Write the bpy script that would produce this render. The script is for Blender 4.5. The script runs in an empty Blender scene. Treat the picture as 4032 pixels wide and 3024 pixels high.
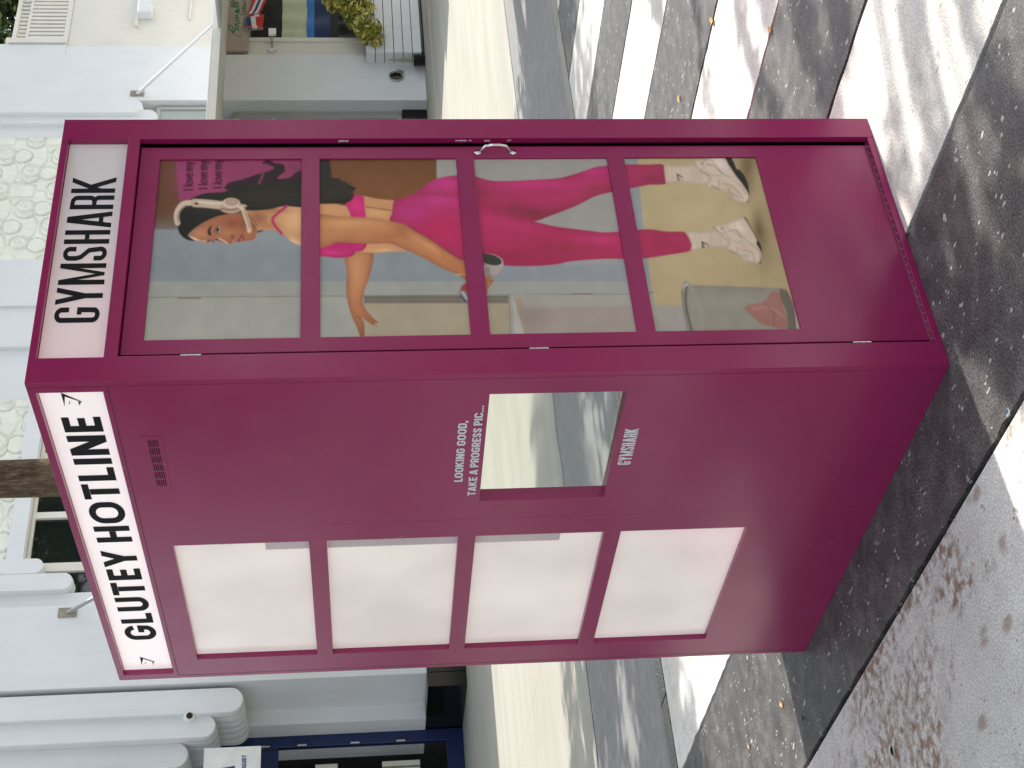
import bpy, bmesh, math, random
import numpy as np
from mathutils import Vector, Matrix
random.seed(7)
rng = np.random.default_rng(7)
C = bpy.context.scene.collection
sc = bpy.context.scene

# ------------------------------------------------------------------ camera
FPX, YAW, PITCH, ROLL = 5675.80465, 0.651343597, -0.107427642, -0.0212167196
CAM = np.array([-2.26599308, -2.92677566, 1.57673206])
def cam_axes():
    f = np.array([math.sin(YAW)*math.cos(PITCH), math.cos(YAW)*math.cos(PITCH), math.sin(PITCH)])
    r = np.array([math.cos(YAW), -math.sin(YAW), 0.0]); u = np.cross(r, f)
    return r*math.cos(ROLL)+u*math.sin(ROLL), -r*math.sin(ROLL)+u*math.cos(ROLL), f
CR, CU, CF_ = cam_axes()
cd = bpy.data.cameras.new('camera'); co = bpy.data.objects.new('camera', cd); C.objects.link(co)
cd.sensor_fit = 'HORIZONTAL'; cd.sensor_width = 36.0; cd.lens = 36.0*FPX/4032.0
cd.clip_start = 0.05; cd.clip_end = 2000
m = Matrix.Identity(4)                      # the phone was held sideways: image right is world down
for i, ax in enumerate((-CU, CR, -CF_)):
    for j in range(3): m[j][i] = ax[j]
for j in range(3): m[j][3] = CAM[j]
co.matrix_world = m
sc.camera = co

# ------------------------------------------------------------------ light
SUN_EL, SUN_AZ = math.radians(46), math.atan2(1.0, 0.052)     # azimuth from +Y towards +X
w = bpy.data.worlds.new("World"); sc.world = w; w.use_nodes = True
nt = w.node_tree; bg = nt.nodes['Background']
sky = nt.nodes.new('ShaderNodeTexSky'); sky.sky_type = 'NISHITA'; sky.sun_disc = False
sky.sun_elevation = SUN_EL; sky.sun_rotation = SUN_AZ; sky.air_density = 1.0; sky.dust_density = 1.6; sky.ozone_density = 1.0
hs_ = nt.nodes.new('ShaderNodeHueSaturation'); hs_.inputs['Saturation'].default_value = .32      # thin haze whitens the blue
nt.links.new(sky.outputs[0], hs_.inputs['Color']); nt.links.new(hs_.outputs[0], bg.inputs[0]); bg.inputs[1].default_value = 0.15
sl = bpy.data.lights.new('sun', 'SUN'); so = bpy.data.objects.new('sun', sl); C.objects.link(so)
sl.energy = 3.0; sl.angle = math.radians(0.53); sl.color = (1.0, 0.94, 0.86)
sd = Vector((math.sin(SUN_AZ)*math.cos(SUN_EL), math.cos(SUN_AZ)*math.cos(SUN_EL), math.sin(SUN_EL)))
so.rotation_euler = sd.to_track_quat('Z', 'Y').to_euler(); so.location = (20, 0, 20)
sc.view_settings.view_transform = 'Standard'; sc.view_settings.look = 'None'
sc.view_settings.exposure = 1.08; sc.view_settings.gamma = 1
sc.cycles.max_bounces = 8; sc.cycles.diffuse_bounces = 4

# ------------------------------------------------------------------ pixel <-> world (photo pixels, 4032 x 3024)
def ray(X, Y):
    return CF_ + CR*((3024-Y)-1512)/FPX - CU*(X-2016)/FPX
def onto(X, Y, axis, val):
    d = ray(X, Y); t = (val-CAM[axis])/d[axis]; return CAM+d*t
def proj(P):
    d = P-CAM; z = d@CF_
    return 2016-FPX*(d@CU)/z, 3024-(1512+FPX*(d@CR)/z)

# ------------------------------------------------------------------ helpers
class MB:
    def __init__(s): s.v = []; s.f = []; s.d = {}
    def vert(s, p, merge=True):
        if merge:
            k = (round(p[0], 5), round(p[1], 5), round(p[2], 5))
            if k in s.d: return s.d[k]
            s.d[k] = len(s.v)
        s.v.append(tuple(float(c) for c in p)); return len(s.v)-1
    def face(s, pts, merge=True):
        ids = [s.vert(p, merge) for p in pts]
        if len(set(ids)) >= 3: s.f.append(ids)
    def box(s, a, b, merge=False):
        x0, y0, z0 = [min(a[i], b[i]) for i in range(3)]; x1, y1, z1 = [max(a[i], b[i]) for i in range(3)]
        n = len(s.v)
        s.v += [(x0,y0,z0),(x1,y0,z0),(x1,y1,z0),(x0,y1,z0),(x0,y0,z1),(x1,y0,z1),(x1,y1,z1),(x0,y1,z1)]
        s.f += [[n+i for i in q] for q in ((0,3,2,1),(4,5,6,7),(0,1,5,4),(1,2,6,5),(2,3,7,6),(3,0,4,7))]
    def tube(s, pts, rad, n=10, cap=True):
        pts = [Vector(p) for p in pts]
        rads = rad if isinstance(rad, (list, tuple)) else [rad]*len(pts)
        rings = []; up = None
        for i, p in enumerate(pts):
            t = (pts[min(i+1, len(pts)-1)]-pts[max(i-1, 0)]).normalized()
            if up is None: up = Vector((0,0,1)) if abs(t.z) < .9 else Vector((1,0,0))
            a = t.cross(up).normalized(); b = a.cross(t).normalized(); up = b
            base = len(s.v)
            for k in range(n):
                th = 2*math.pi*k/n
                q = p+(a*math.cos(th)+b*math.sin(th))*rads[i]; s.v.append(tuple(q))
            rings.append(base)
        for r0, r1 in zip(rings, rings[1:]):
            for k in range(n): s.f.append([r0+k, r0+(k+1)%n, r1+(k+1)%n, r1+k])
        if cap: s.f.append([rings[0]+k for k in range(n)][::-1]); s.f.append([rings[-1]+k for k in range(n)])
    def plate(s, M, outer, holes, d0, d1, back=True):
        s0, t0, s1, t1 = outer
        S = sorted({s0, s1} | {h[0] for h in holes} | {h[2] for h in holes})
        T = sorted({t0, t1} | {h[1] for h in holes} | {h[3] for h in holes})
        S = [a for a in S if s0 <= a <= s1]; T = [a for a in T if t0 <= a <= t1]
        def solid(i, j):
            if i < 0 or j < 0 or i >= len(S)-1 or j >= len(T)-1: return False
            cs, ct = (S[i]+S[i+1])/2, (T[j]+T[j+1])/2
            return not any(h[0] < cs < h[2] and h[1] < ct < h[3] for h in holes)
        for i in range(len(S)-1):
            for j in range(len(T)-1):
                if not solid(i, j): continue
                a, b, c, d = S[i], S[i+1], T[j], T[j+1]
                s.face([M(a,d0,c), M(b,d0,c), M(b,d0,d), M(a,d0,d)])
                if back: s.face([M(a,d1,c), M(a,d1,d), M(b,d1,d), M(b,d1,c)])
                if not solid(i-1, j): s.face([M(a,d0,c), M(a,d0,d), M(a,d1,d), M(a,d1,c)])
                if not solid(i+1, j): s.face([M(b,d0,c), M(b,d1,c), M(b,d1,d), M(b,d0,d)])
                if not solid(i, j-1): s.face([M(a,d0,c), M(a,d1,c), M(b,d1,c), M(b,d0,c)])
                if not solid(i, j+1): s.face([M(a,d0,d), M(b,d0,d), M(b,d1,d), M(a,d1,d)])
    def build(s, name, mat, parent=None, bevel=0, smooth=False, recalc=True):
        me = bpy.data.meshes.new(name); me.from_pydata(s.v, [], s.f)
        if recalc:
            bm = bmesh.new(); bm.from_mesh(me); bmesh.ops.recalc_face_normals(bm, faces=bm.faces); bm.to_mesh(me); bm.free()
        me.update(); me.materials.append(mat)
        if smooth: me.polygons.foreach_set('use_smooth', [True]*len(me.polygons))
        o = bpy.data.objects.new(name, me); C.objects.link(o)
        if parent: o.parent = parent; o.matrix_parent_inverse = Matrix.Translation(-Vector(parent.location)) if parent.location.length else Matrix.Identity(4)
        if bevel:
            b = o.modifiers.new('bevel', 'BEVEL'); b.width = bevel; b.segments = 2; b.limit_method = 'ANGLE'; b.angle_limit = math.radians(40)
        return o
def empty(name, loc=(0,0,0)):
    o = bpy.data.objects.new(name, None); C.objects.link(o); o.location = loc; o.empty_display_size = .2; return o
def tag(o, label=None, cat=None, group=None, kind=None):
    if label: o['label'] = label
    if cat: o['category'] = cat
    if group: o['group'] = group
    if kind: o['kind'] = kind
    return o
MF = lambda s, d, t: (s, d, t)          # door face: s along +x, depth towards +y
MS = lambda s, d, t: (d, s, t)          # long side: s along +y, depth towards +x

# ------------------------------------------------------------------ materials
def srgb(r, g, b):
    def f(c):
        c /= 255.0; return c/12.92 if c <= .04045 else ((c+.055)/1.055)**2.4
    return (f(r), f(g), f(b))
class NM:
    def __init__(s, name, rough=.6, spec=.5, metal=0, col=(.5,.5,.5)):
        s.m = bpy.data.materials.new(name); s.m.use_nodes = True; s.t = s.m.node_tree
        s.p = s.t.nodes['Principled BSDF']; s.p.inputs['Roughness'].default_value = rough
        s.p.inputs['Specular IOR Level'].default_value = spec; s.p.inputs['Metallic'].default_value = metal
        s.p.inputs['Base Color'].default_value = (*col, 1); s._tc = None
    def n(s, ty, **k):
        a = s.t.nodes.new(ty)
        for kk, v in k.items(): setattr(a, kk, v)
        return a
    def l(s, a, b): s.t.links.new(a, b)
    def tc(s):
        if not s._tc: s._tc = s.n('ShaderNodeTexCoord')
        return s._tc.outputs['Object']
    def mapped(s, scale=(1,1,1), rot=(0,0,0)):
        mp = s.n('ShaderNodeMapping'); mp.inputs['Scale'].default_value = scale; mp.inputs['Rotation'].default_value = rot
        s.l(s.tc(), mp.inputs[0]); return mp.outputs[0]
    def noise(s, scale, detail=4, rough=.55, vec=None, dist=0):
        a = s.n('ShaderNodeTexNoise'); a.inputs['Scale'].default_value = scale; a.inputs['Detail'].default_value = detail
        a.inputs['Roughness'].default_value = rough; a.inputs['Distortion'].default_value = dist
        s.l(vec or s.tc(), a.inputs['Vector']); return a.outputs['Fac']
    def vor(s, scale, vec=None, feat='F1', out='Distance'):
        a = s.n('ShaderNodeTexVoronoi', feature=feat); a.inputs['Scale'].default_value = scale
        s.l(vec or s.tc(), a.inputs['Vector']); return a.outputs[out]
    def ramp(s, fac, stops, interp='LINEAR'):
        a = s.n('ShaderNodeValToRGB'); a.color_ramp.interpolation = interp; e = a.color_ramp.elements
        while len(e) < len(stops): e.new(.5)
        for el, (p, c) in zip(e, stops):
            el.position = p; el.color = (*c, 1) if not isinstance(c, (int, float)) else (c, c, c, 1)
        s.l(fac, a.inputs[0]); return a.outputs[0]
    def mix(s, fac, a, b, mode='MIX'):
        x = s.n('ShaderNodeMix', data_type='RGBA', blend_type=mode)
        if isinstance(fac, (int, float)): x.inputs[0].default_value = fac
        else: s.l(fac, x.inputs[0])
        for v, i in ((a, 6), (b, 7)):
            if isinstance(v, tuple): x.inputs[i].default_value = (*v, 1)
            else: s.l(v, x.inputs[i])
        return x.outputs[2]
    def math(s, op, a, b=None, c=None):
        x = s.n('ShaderNodeMath', operation=op)
        for i, v in enumerate((a, b, c)):
            if v is None: continue
            if isinstance(v, (int, float)): x.inputs[i].default_value = v
            else: s.l(v, x.inputs[i])
        return x.outputs[0]
    def color(s, c): s.l(c, s.p.inputs['Base Color'])
    def bump(s, h, strength=.3, dist=.01):
        b = s.n('ShaderNodeBump'); b.inputs['Strength'].default_value = strength; b.inputs['Distance'].default_value = dist
        s.l(h, b.inputs['Height']); s.l(b.outputs[0], s.p.inputs['Normal'])
def simple(name, col, rough=.6, spec=.5, metal=0, var=.08, vs=6, bump=0, bs=60):
    n = NM(name, rough, spec, metal, col)
    if var:
        f = n.noise(vs, 5)
        n.color(n.ramp(f, [(.3, tuple(c*(1-var) for c in col)), (.7, tuple(min(1, c*(1+var)) for c in col))]))
    if bump: n.bump(n.noise(bs, 3), bump, .004)
    return n.m
M = {}
# magenta vinyl wrap
n = NM('magenta_vinyl', .22, .5); f = n.noise(2.5, 3)
n.color(n.ramp(f, [(.3, (.245,.010,.082)), (.7, (.27,.012,.092))]))
n.l(n.ramp(n.noise(7, 4), [(.3, .21), (.7, .28)]), n.p.inputs['Roughness'])
n.bump(n.noise(160, 2), .03, .002); M['mag'] = n.m
M['magdark'] = simple('magenta_seam', (.05,.004,.018), .5)
M['black'] = simple('black_void', (.004,.004,.004), .8, .1, var=0)
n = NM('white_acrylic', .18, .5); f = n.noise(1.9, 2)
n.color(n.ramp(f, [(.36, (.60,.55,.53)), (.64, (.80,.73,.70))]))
# faint emission imitates light coming through the frosted panes, pinker low by the corner post
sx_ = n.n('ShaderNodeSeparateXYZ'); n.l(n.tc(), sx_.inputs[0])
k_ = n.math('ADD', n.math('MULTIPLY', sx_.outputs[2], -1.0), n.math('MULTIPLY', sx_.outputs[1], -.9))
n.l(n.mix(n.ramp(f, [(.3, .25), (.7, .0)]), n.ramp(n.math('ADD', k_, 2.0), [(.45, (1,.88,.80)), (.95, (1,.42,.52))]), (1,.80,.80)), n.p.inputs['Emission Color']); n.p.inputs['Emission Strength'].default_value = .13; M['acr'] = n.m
M['acrband'] = simple('silhouette_strip', (.58,.49,.51), .18, var=.05)
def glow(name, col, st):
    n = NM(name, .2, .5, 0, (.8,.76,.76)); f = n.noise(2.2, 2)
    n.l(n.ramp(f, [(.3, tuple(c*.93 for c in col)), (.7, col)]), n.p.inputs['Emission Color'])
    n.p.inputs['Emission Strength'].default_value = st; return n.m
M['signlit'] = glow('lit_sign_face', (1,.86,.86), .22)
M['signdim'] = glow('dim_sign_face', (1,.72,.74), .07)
def tint_sign(mt):      # pink glow painted into the front panel, fading away from the corner post
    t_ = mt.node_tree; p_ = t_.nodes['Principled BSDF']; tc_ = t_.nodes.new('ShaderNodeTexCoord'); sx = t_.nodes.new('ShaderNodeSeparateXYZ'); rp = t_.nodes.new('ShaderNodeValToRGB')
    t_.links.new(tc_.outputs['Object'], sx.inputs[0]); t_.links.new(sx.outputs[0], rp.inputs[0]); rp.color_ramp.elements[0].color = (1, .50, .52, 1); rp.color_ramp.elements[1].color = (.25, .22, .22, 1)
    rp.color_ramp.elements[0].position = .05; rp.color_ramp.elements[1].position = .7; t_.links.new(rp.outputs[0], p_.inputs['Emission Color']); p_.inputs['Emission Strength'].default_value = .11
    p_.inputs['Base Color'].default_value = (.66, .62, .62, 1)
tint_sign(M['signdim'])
M['ink'] = simple('black_lettering', (.010,.012,.014), .6, .12, var=.2)
M['inkwhite'] = simple('white_lettering', (.62,.64,.68), .5, var=.04)
M['chrome'] = simple('chrome', (.72,.73,.71), .16, .5, 1, var=.06)
M['alu'] = simple('aluminium', (.45,.45,.45), .4, .5, 1, var=.1)
M['chip'] = simple('bare_metal_chip', (.62,.6,.6), .5, var=.2)
n = NM('mirror', .02, .5, 1, (.86,.89,.86)); n.bump(n.noise(2.2, 1), .055, .012); M['mirror'] = n.m
M['darkgranite'] = simple('black_granite', (.006,.006,.006), .15, .5, var=.3, vs=30)
# facade paints
def plaster(name, col, dirt=.12, sc_=1.0, streak=True):
    n = NM(name, .75, .3); a = n.noise(1.3*sc_, 5); b = n.noise(5, 6, vec=n.mapped((1.6, 1.6, .18)))
    c1 = n.ramp(a, [(.3, tuple(c*(1-dirt) for c in col)), (.65, col)])
    d = n.ramp(b, [(.36, (.80,.77,.70)), (.56, (1,1,1))])
    n.color(n.mix(.14 if streak else 0, c1, n.mix(1, c1, d, 'MULTIPLY')))
    n.bump(n.noise(38, 5), .12, .006); return n.m
M['white'] = plaster('white_stucco', (.74,.77,.79), .05)
M['warmwhite'] = plaster('warm_white_stucco', (.76,.74,.68), .08)
M['cream'] = plaster('cream_cast_stone', (.84,.86,.76), .08, 3, False)
M['greytrim'] = plaster('grey_painted_trim', (.46,.48,.46), .1)
M['blue'] = simple('navy_painted_frame', (.008,.022,.10), .35, var=.15)
M['shadow_in'] = simple('dark_interior', (.02,.02,.018), .8, var=.4, vs=3)
n = NM('window_glass', .03, .8, 0, (.012,.016,.014)); n.bump(n.noise(2.5, 1), .05, .01); M['glass'] = n.m
# paving
def paving(name, base, lo, hi, speck, specks=.55, stain=None, rough=.7, crack=True):
    n = NM(name, rough, .4)
    v1 = n.mapped((1, 1, 1))
    big = n.noise(1.1, 6, .6); mid = n.noise(9, 8, .7); fine = n.noise(160, 3, .7)
    col = n.ramp(mid, [(.32, lo), (.5, base), (.68, hi)])
    col = n.mix(n.ramp(big, [(.35, 0.0), (.7, .55)]), col, lo)
    f2 = n.ramp(fine, [(.40, .30 if stain is None and base[0] < .2 else .62), (.60, 2.1 if stain is None and base[0] < .2 else 1.25)]); col = n.mix(.8, col, f2, 'MULTIPLY')
    vs = n.vor(64, vec=n.mapped((1, .45, 1)))
    thr = n.noise(17, 3)
    sp = n.math('LESS_THAN', vs, n.math('MULTIPLY', n.ramp(thr, [(.5, 0.0), (.72, 1.0)]), specks))
    col = n.mix(n.math('MULTIPLY', sp, .8), col, speck)
    if stain:
        s1 = n.noise(2.1, 8, .72, vec=n.mapped((1.0, .55, 1), (0, 0, .4)), dist=.4)
        s2 = n.ramp(s1, [(.497, 0.0), (.585, .9)])
        s3 = n.ramp(n.vor(11, vec=n.mapped((1, .5, 1))), [(.14, 1.0), (.26, 0.0)])
        s4 = n.ramp(n.noise(5, 3), [(.5, 0.0), (.6, 1.0)])
        sx_ = n.n('ShaderNodeSeparateXYZ'); n.l(n.tc(), sx_.inputs[0]); loc_ = n.ramp(n.math('MULTIPLY', sx_.outputs[0], -1.0), [(0.0, .18), (.3, 1.0)]); s2 = n.math('MULTIPLY', s2, loc_); s3 = n.math('MULTIPLY', s3, loc_)
        col = n.mix(n.math('MULTIPLY', s2, n.ramp(n.noise(30, 4), [(.42, 0.0), (.58, 1.0)])), col, stain)
        col = n.mix(n.math('MULTIPLY', n.math('MULTIPLY', s3, s4), .6), col, stain)
    n.color(col); n.bump(n.mix(.5, mid, fine), .35, .006); return n.m
M['pwhite'] = paving('white_concrete', (.68,.665,.62), (.53,.515,.48), (.77,.755,.71), (.28,.25,.21), .42, (.22,.13,.075))
M['pblack'] = paving('black_concrete', (.080,.077,.074), (.036,.035,.036), (.150,.144,.134), (.46,.45,.41), .49, None, .5)
M['pgrey'] = paving('grey_concrete', (.25,.25,.245), (.19,.19,.187), (.31,.305,.30), (.14,.14,.14), .2, None)
M['joint'] = simple('joint_dirt', (.018,.02,.016), .95, .1, var=.5, vs=25)
n = NM('cream_concrete', .75, .3)
c = n.ramp(n.noise(1.2, 7, .6, vec=n.mapped((.4, 1.4, 1))), [(.3, (.34,.33,.285)), (.7, (.42,.41,.355))])
c = n.mix(.7, c, n.ramp(n.noise(60, 4, .7), [(.38, .72), (.62, 1.15)]), 'MULTIPLY')
br = n.n('ShaderNodeTexBrick'); br.offset = 0; br.inputs['Scale'].default_value = 1; br.inputs['Mortar Size'].default_value = .006
br.inputs['Brick Width'].default_value = 3.1; br.inputs['Row Height'].default_value = 2.35
n.l(n.mapped((1,1,1), (0,0,.04)), br.inputs['Vector'])
c = n.mix(n.math('MULTIPLY', br.outputs['Fac'], .5), c, (.18,.18,.15)); n.color(c); n.bump(n.noise(80, 3), .2, .004); M['pcream'] = n.m
n = NM('tread_plate', .34, .5, .9, (.26,.25,.22)); w1 = n.vor(42, feat='DISTANCE_TO_EDGE'); n.bump(w1, .9, .01); M['tread'] = n.m
# bark, leaves
n = NM('bark', .9, .2); nz = n.noise(7, 8, .7, vec=n.mapped((5, 5, 1.2)), dist=.6); ns = n.noise(3, 5)
n.color(n.mix(.4, n.ramp(nz, [(.36, (.035,.027,.018)), (.5, (.16,.115,.07)), (.64, (.38,.30,.21))]), n.ramp(ns, [(.3, (.10,.08,.06)), (.7, (.30,.22,.14))])))
n.bump(nz, 1.0, .04); M['bark'] = n.m
def leafmat(name, cols, rough=.5):
    n = NM(name, rough, .4); g = n.n('ShaderNodeNewGeometry')
    k = len(cols); n.color(n.ramp(g.outputs['Random Per Island'], [(i/max(1, k-1), c) for i, c in enumerate(cols)]))
    n.p.inputs['Subsurface Weight'].default_value = 0
    return n.m
M['leaf'] = leafmat('green_leaf', [(.03,.055,.012), (.05,.09,.018), (.085,.13,.03), (.12,.16,.04)])
M['leafgold'] = leafmat('variegated_leaf', [(.06,.09,.02), (.42,.40,.06), (.72,.64,.14), (.10,.13,.03), (.75,.68,.24), (.5,.46,.1)])
M['frond'] = leafmat('palm_leaf', [(.05,.08,.02), (.09,.12,.035), (.13,.15,.05)])
M['fallen'] = simple('dry_leaf', (.75,.32,.02), .6, var=.4, vs=60)

# ------------------------------------------------------------------ ground
g = MB(); g.face([(-150,-150,-.016), (200,-150,-.016), (200,150,-.016), (-150,150,-.016)])
tag(g.build('ground', M['joint']), kind='structure')
edges = [-.32, .47, 1.24, 1.975, 2.705, 3.51, 4.24, 4.95, 5.75]
while edges[-1] < 26: edges.append(edges[-1]+.755)
k0 = 0
while edges[0] > -24: edges.insert(0, edges[0]-.765); k0 += 1
strip = {0: MB(), 1: MB()}
def rough_strip(mb, x0, x1, y0, y1, z=0.0, seed=0):
    r = random.Random(seed); ys = []; y = y0
    near = -1 < x0 < 4
    while y < y1: ys.append(y); y += .05 if near else .5
    ys.append(y1); base = len(mb.v)
    for y in ys:
        a = r.gauss(0, .0025) if near else 0; b = r.gauss(0, .0025) if near else 0
        mb.v += [(x0+a, y, z), (x1+b, y, z), (x0+a, y, z-.03), (x1+b, y, z-.03)]
    for i in range(len(ys)-1):
        p, q = base+4*i, base+4*i+4
        mb.f += [[p, p+1, q+1, q], [p, q, q+2, p+2], [p+1, p+3, q+3, q+1]]
for i in range(len(edges)-1):
    rough_strip(strip[(i-k0) % 2], edges[i]+.011, edges[i+1]-.011, -22, 3.955, 0, i)
tag(strip[0].build('pavement', M['pblack']), kind='structure')
tag(strip[1].build('pavement', M['pwhite']), kind='structure')
g = MB(); g.face([(-60,4.135,-.001), (60,4.135,-.001), (60,6.325,-.001), (-60,6.325,-.001)]); tag(g.build('pavement', M['pgrey']), kind='structure')
g = MB(); g.face([(-60,6.345,0), (60,6.345,0), (60,26,0), (-60,26,0)]); tag(g.build('sidewalk', M['pcream']), kind='structure')
g = MB()
xs = [.93+2.79*i for i in range(-9, 9)]
for a, b in zip(xs, xs[1:]): g.box((a+.006, 3.965, -.02), (b-.006, 4.125, .002))
tag(g.build('drain_cover', M['tread']), 'long metal tread plate strip covering the drain across the plaza', 'drain cover')

# ------------------------------------------------------------------ lettering
def arc(cx, cy, r, a0, a1, n=7):
    return [(cx+r*math.cos(math.radians(a0+(a1-a0)*i/n)), cy+r*math.sin(math.radians(a0+(a1-a0)*i/n))) for i in range(n+1)]
def glyph(ch, w, tv, th, r):
    a, c = tv/2, th/2; W, T = w-a, 1-c; r = min(r, (w-tv)/2, .45); m_ = .5; q = []
    def top(y): return math.degrees(math.asin(min(1, max(0, (y-(T-r))/r))))
    X = lambda p0, p1, t=None: q.append(('d', [p0, p1], t or tv))
    P = lambda pts, cl=False: q.append(('c' if cl else 'p', pts, tv))
    if ch == 'I': P([(a,0),(a,1)])
    elif ch == 'L': P([(a,1),(a,c),(w,c)])
    elif ch == 'T': P([(0,T),(w,T)]); P([(w/2,0),(w/2,1-th)])
    elif ch == 'E': P([(w,T),(a,T),(a,c),(w,c)]); P([(tv,m_),(w*.94,m_)])
    elif ch == 'H': P([(a,0),(a,1)]); P([(W,0),(W,1)]); P([(tv,m_),(w-tv,m_)])
    elif ch == 'N': P([(a,0),(a,1)]); P([(W,0),(W,1)]); X((a,1.02),(W,-.02))
    elif ch == 'M': P([(a,0),(a,1)]); P([(W,0),(W,1)]); X((a,1.1),(w/2,.02), tv*.62); X((W,1.1),(w/2,.02), tv*.62)
    elif ch == 'A': X((a*.8,-.05),(w/2,1.12)); X((w-a*.8,-.05),(w/2,1.12)); P([(w*.24,.24),(w*.76,.24)])
    elif ch == 'Y': X((a*.7,1.05),(w/2,.38)); X((w-a*.7,1.05),(w/2,.38)); P([(w/2,0),(w/2,.46)])
    elif ch == 'V': X((a*.7,1.05),(w/2,-.1)); X((w-a*.7,1.05),(w/2,-.1))
    elif ch == 'K': P([(a,0),(a,1)]); X((w-a*.6,1.05),(a*1.0,.34)); X((w-a*.6,-.05),(w*.34,.62))
    elif ch in 'PR':
        P([(a,0),(a,T)]+[(W-r,T)]+arc(W-r,T-r,r,90,0)[1:]+arc(W-r,.44+r,r,0,-90)+[(tv,.44)])
        if ch == 'R':
            if w < .45: P(arc(W-r,.44-r,r,78,0)+[(W,0)])
            else: X((w*.5,.5),(w-a*.8,-.05))
    elif ch == 'D': P([(a,c),(W-r,c)]+arc(W-r,c+r,r,-90,0)[1:]+arc(W-r,T-r,r,0,90)+[(a,T)], True)
    elif ch == 'O': P(arc(W-r,T-r,r,0,90)+arc(a+r,T-r,r,90,180)+arc(a+r,c+r,r,180,270)+arc(W-r,c+r,r,270,360), True)
    elif ch == 'U': P([(a,1)]+arc(a+r,c+r,r,180,270)+arc(W-r,c+r,r,270,360)+[(W,1)])
    elif ch == 'C': P(([(W,.66)] if T-r > .66 else [])+arc(W-r,T-r,r,top(.66),90)+arc(a+r,T-r,r,90,180)+arc(a+r,c+r,r,180,270)+arc(W-r,c+r,r,270,360-top(.66))+([(W,.34)] if T-r > .66 else []))
    elif ch == 'G': P(([(W,.68)] if T-r > .68 else [])+arc(W-r,T-r,r,top(.68),90)+arc(a+r,T-r,r,90,180)+arc(a+r,c+r,r,180,270)+arc(W-r,c+r,r,270,340)+[(W,max(.46,c+r*.98)),(w*.52,max(.46,c+r*.98))])
    elif ch == 'S': P(([(W,.70)] if T-r > .7 else [])+arc(W-r,T-r,r,top(.70),90)+arc(a+r,T-r,r,90,180)+[(a,.68)]+[(a+.15*(W-a),.58),(W-.15*(W-a),.42)]+arc(W-r,c+r,r,0,-90)+arc(a+r,c+r,r,270,180)+[(a,.30)])
    elif ch == ',': X((a*1.2,th),(a*.6,-.16))
    elif ch == '.': P([(a,0),(a,th)])
    return q
def stroke_poly(pts, wd, closed=False, clip=False):
    P = [np.array(p, float) for p in pts]; Q = [P[0]]
    for p in P[1:]:
        if np.linalg.norm(p-Q[-1]) > 1e-5: Q.append(p)
    if closed and np.linalg.norm(Q[0]-Q[-1]) < 1e-5: Q.pop()
    P = Q; n_ = len(P); L = []; R_ = []
    for i in range(n_):
        a = P[i-1] if (i > 0 or closed) else None; b = P[(i+1) % n_] if (i < n_-1 or closed) else None
        d1 = (P[i]-a)/np.linalg.norm(P[i]-a) if a is not None else None
        d2 = (b-P[i])/np.linalg.norm(b-P[i]) if b is not None else None
        if d1 is None: d1 = d2
        if d2 is None: d2 = d1
        n1 = np.array([-d1[1], d1[0]]); n2 = np.array([-d2[1], d2[0]]); nn = n1+n2; nn /= max(np.linalg.norm(nn), 1e-6)
        k = min(1/max(.3, nn@n1), 2.2)*wd/2
        L.append(P[i]+nn*k); R_.append(P[i]-nn*k)
    quads = []
    for i in range(n_ if closed else n_-1):
        j = (i+1) % n_; quads.append([L[i], R_[i], R_[j], L[j]])
    if clip:
        out = []
        for q in quads:
            for lim, sg in ((0, 1), (1, -1)):
                r = []
                for i in range(len(q)):
                    a, b = q[i-1], q[i]; ia, ib = sg*(a[1]-lim) >= 0, sg*(b[1]-lim) >= 0
                    if ia != ib: t = (lim-a[1])/(b[1]-a[1]); r.append(a+(b-a)*t)
                    if ib: r.append(b)
                q = r
                if not q: break
            if q: out.append(q)
        quads = out
    return quads
def text_quads(txt, widths, tv, th, r, gap):
    """text at cap height 1 -> list of (layer, polygon)"""
    x = 0; out = []
    for ch in txt:
        if ch == ' ': x += widths.get(' ', .3); continue
        wch = widths.get(ch, widths['*'])
        for li, (ty, pts, t) in enumerate(glyph(ch, wch, tv, th, r)):
            for q in stroke_poly(pts, t, ty == 'c', ty == 'd' and ch not in ','):
                out.append((li, [(p[0]+x, p[1]) for p in q]))
        x += wch+gap
    return out, x-gap
def place_text(txt, widths, tv, th, r, gap, Mx, s0, s1, z0, z1, depth, name, mat, parent, mirror=False):
    q, wd = text_quads(txt, widths, tv, th, r, gap); mb = MB()
    for li, p in q:
        pts = [Mx(s0+(s1-s0)*a/wd, depth-.0002*li, z0+(z1-z0)*b) for a, b in p]; mb.face(pts, False)
    return mb.build(name, mat, parent)

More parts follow.
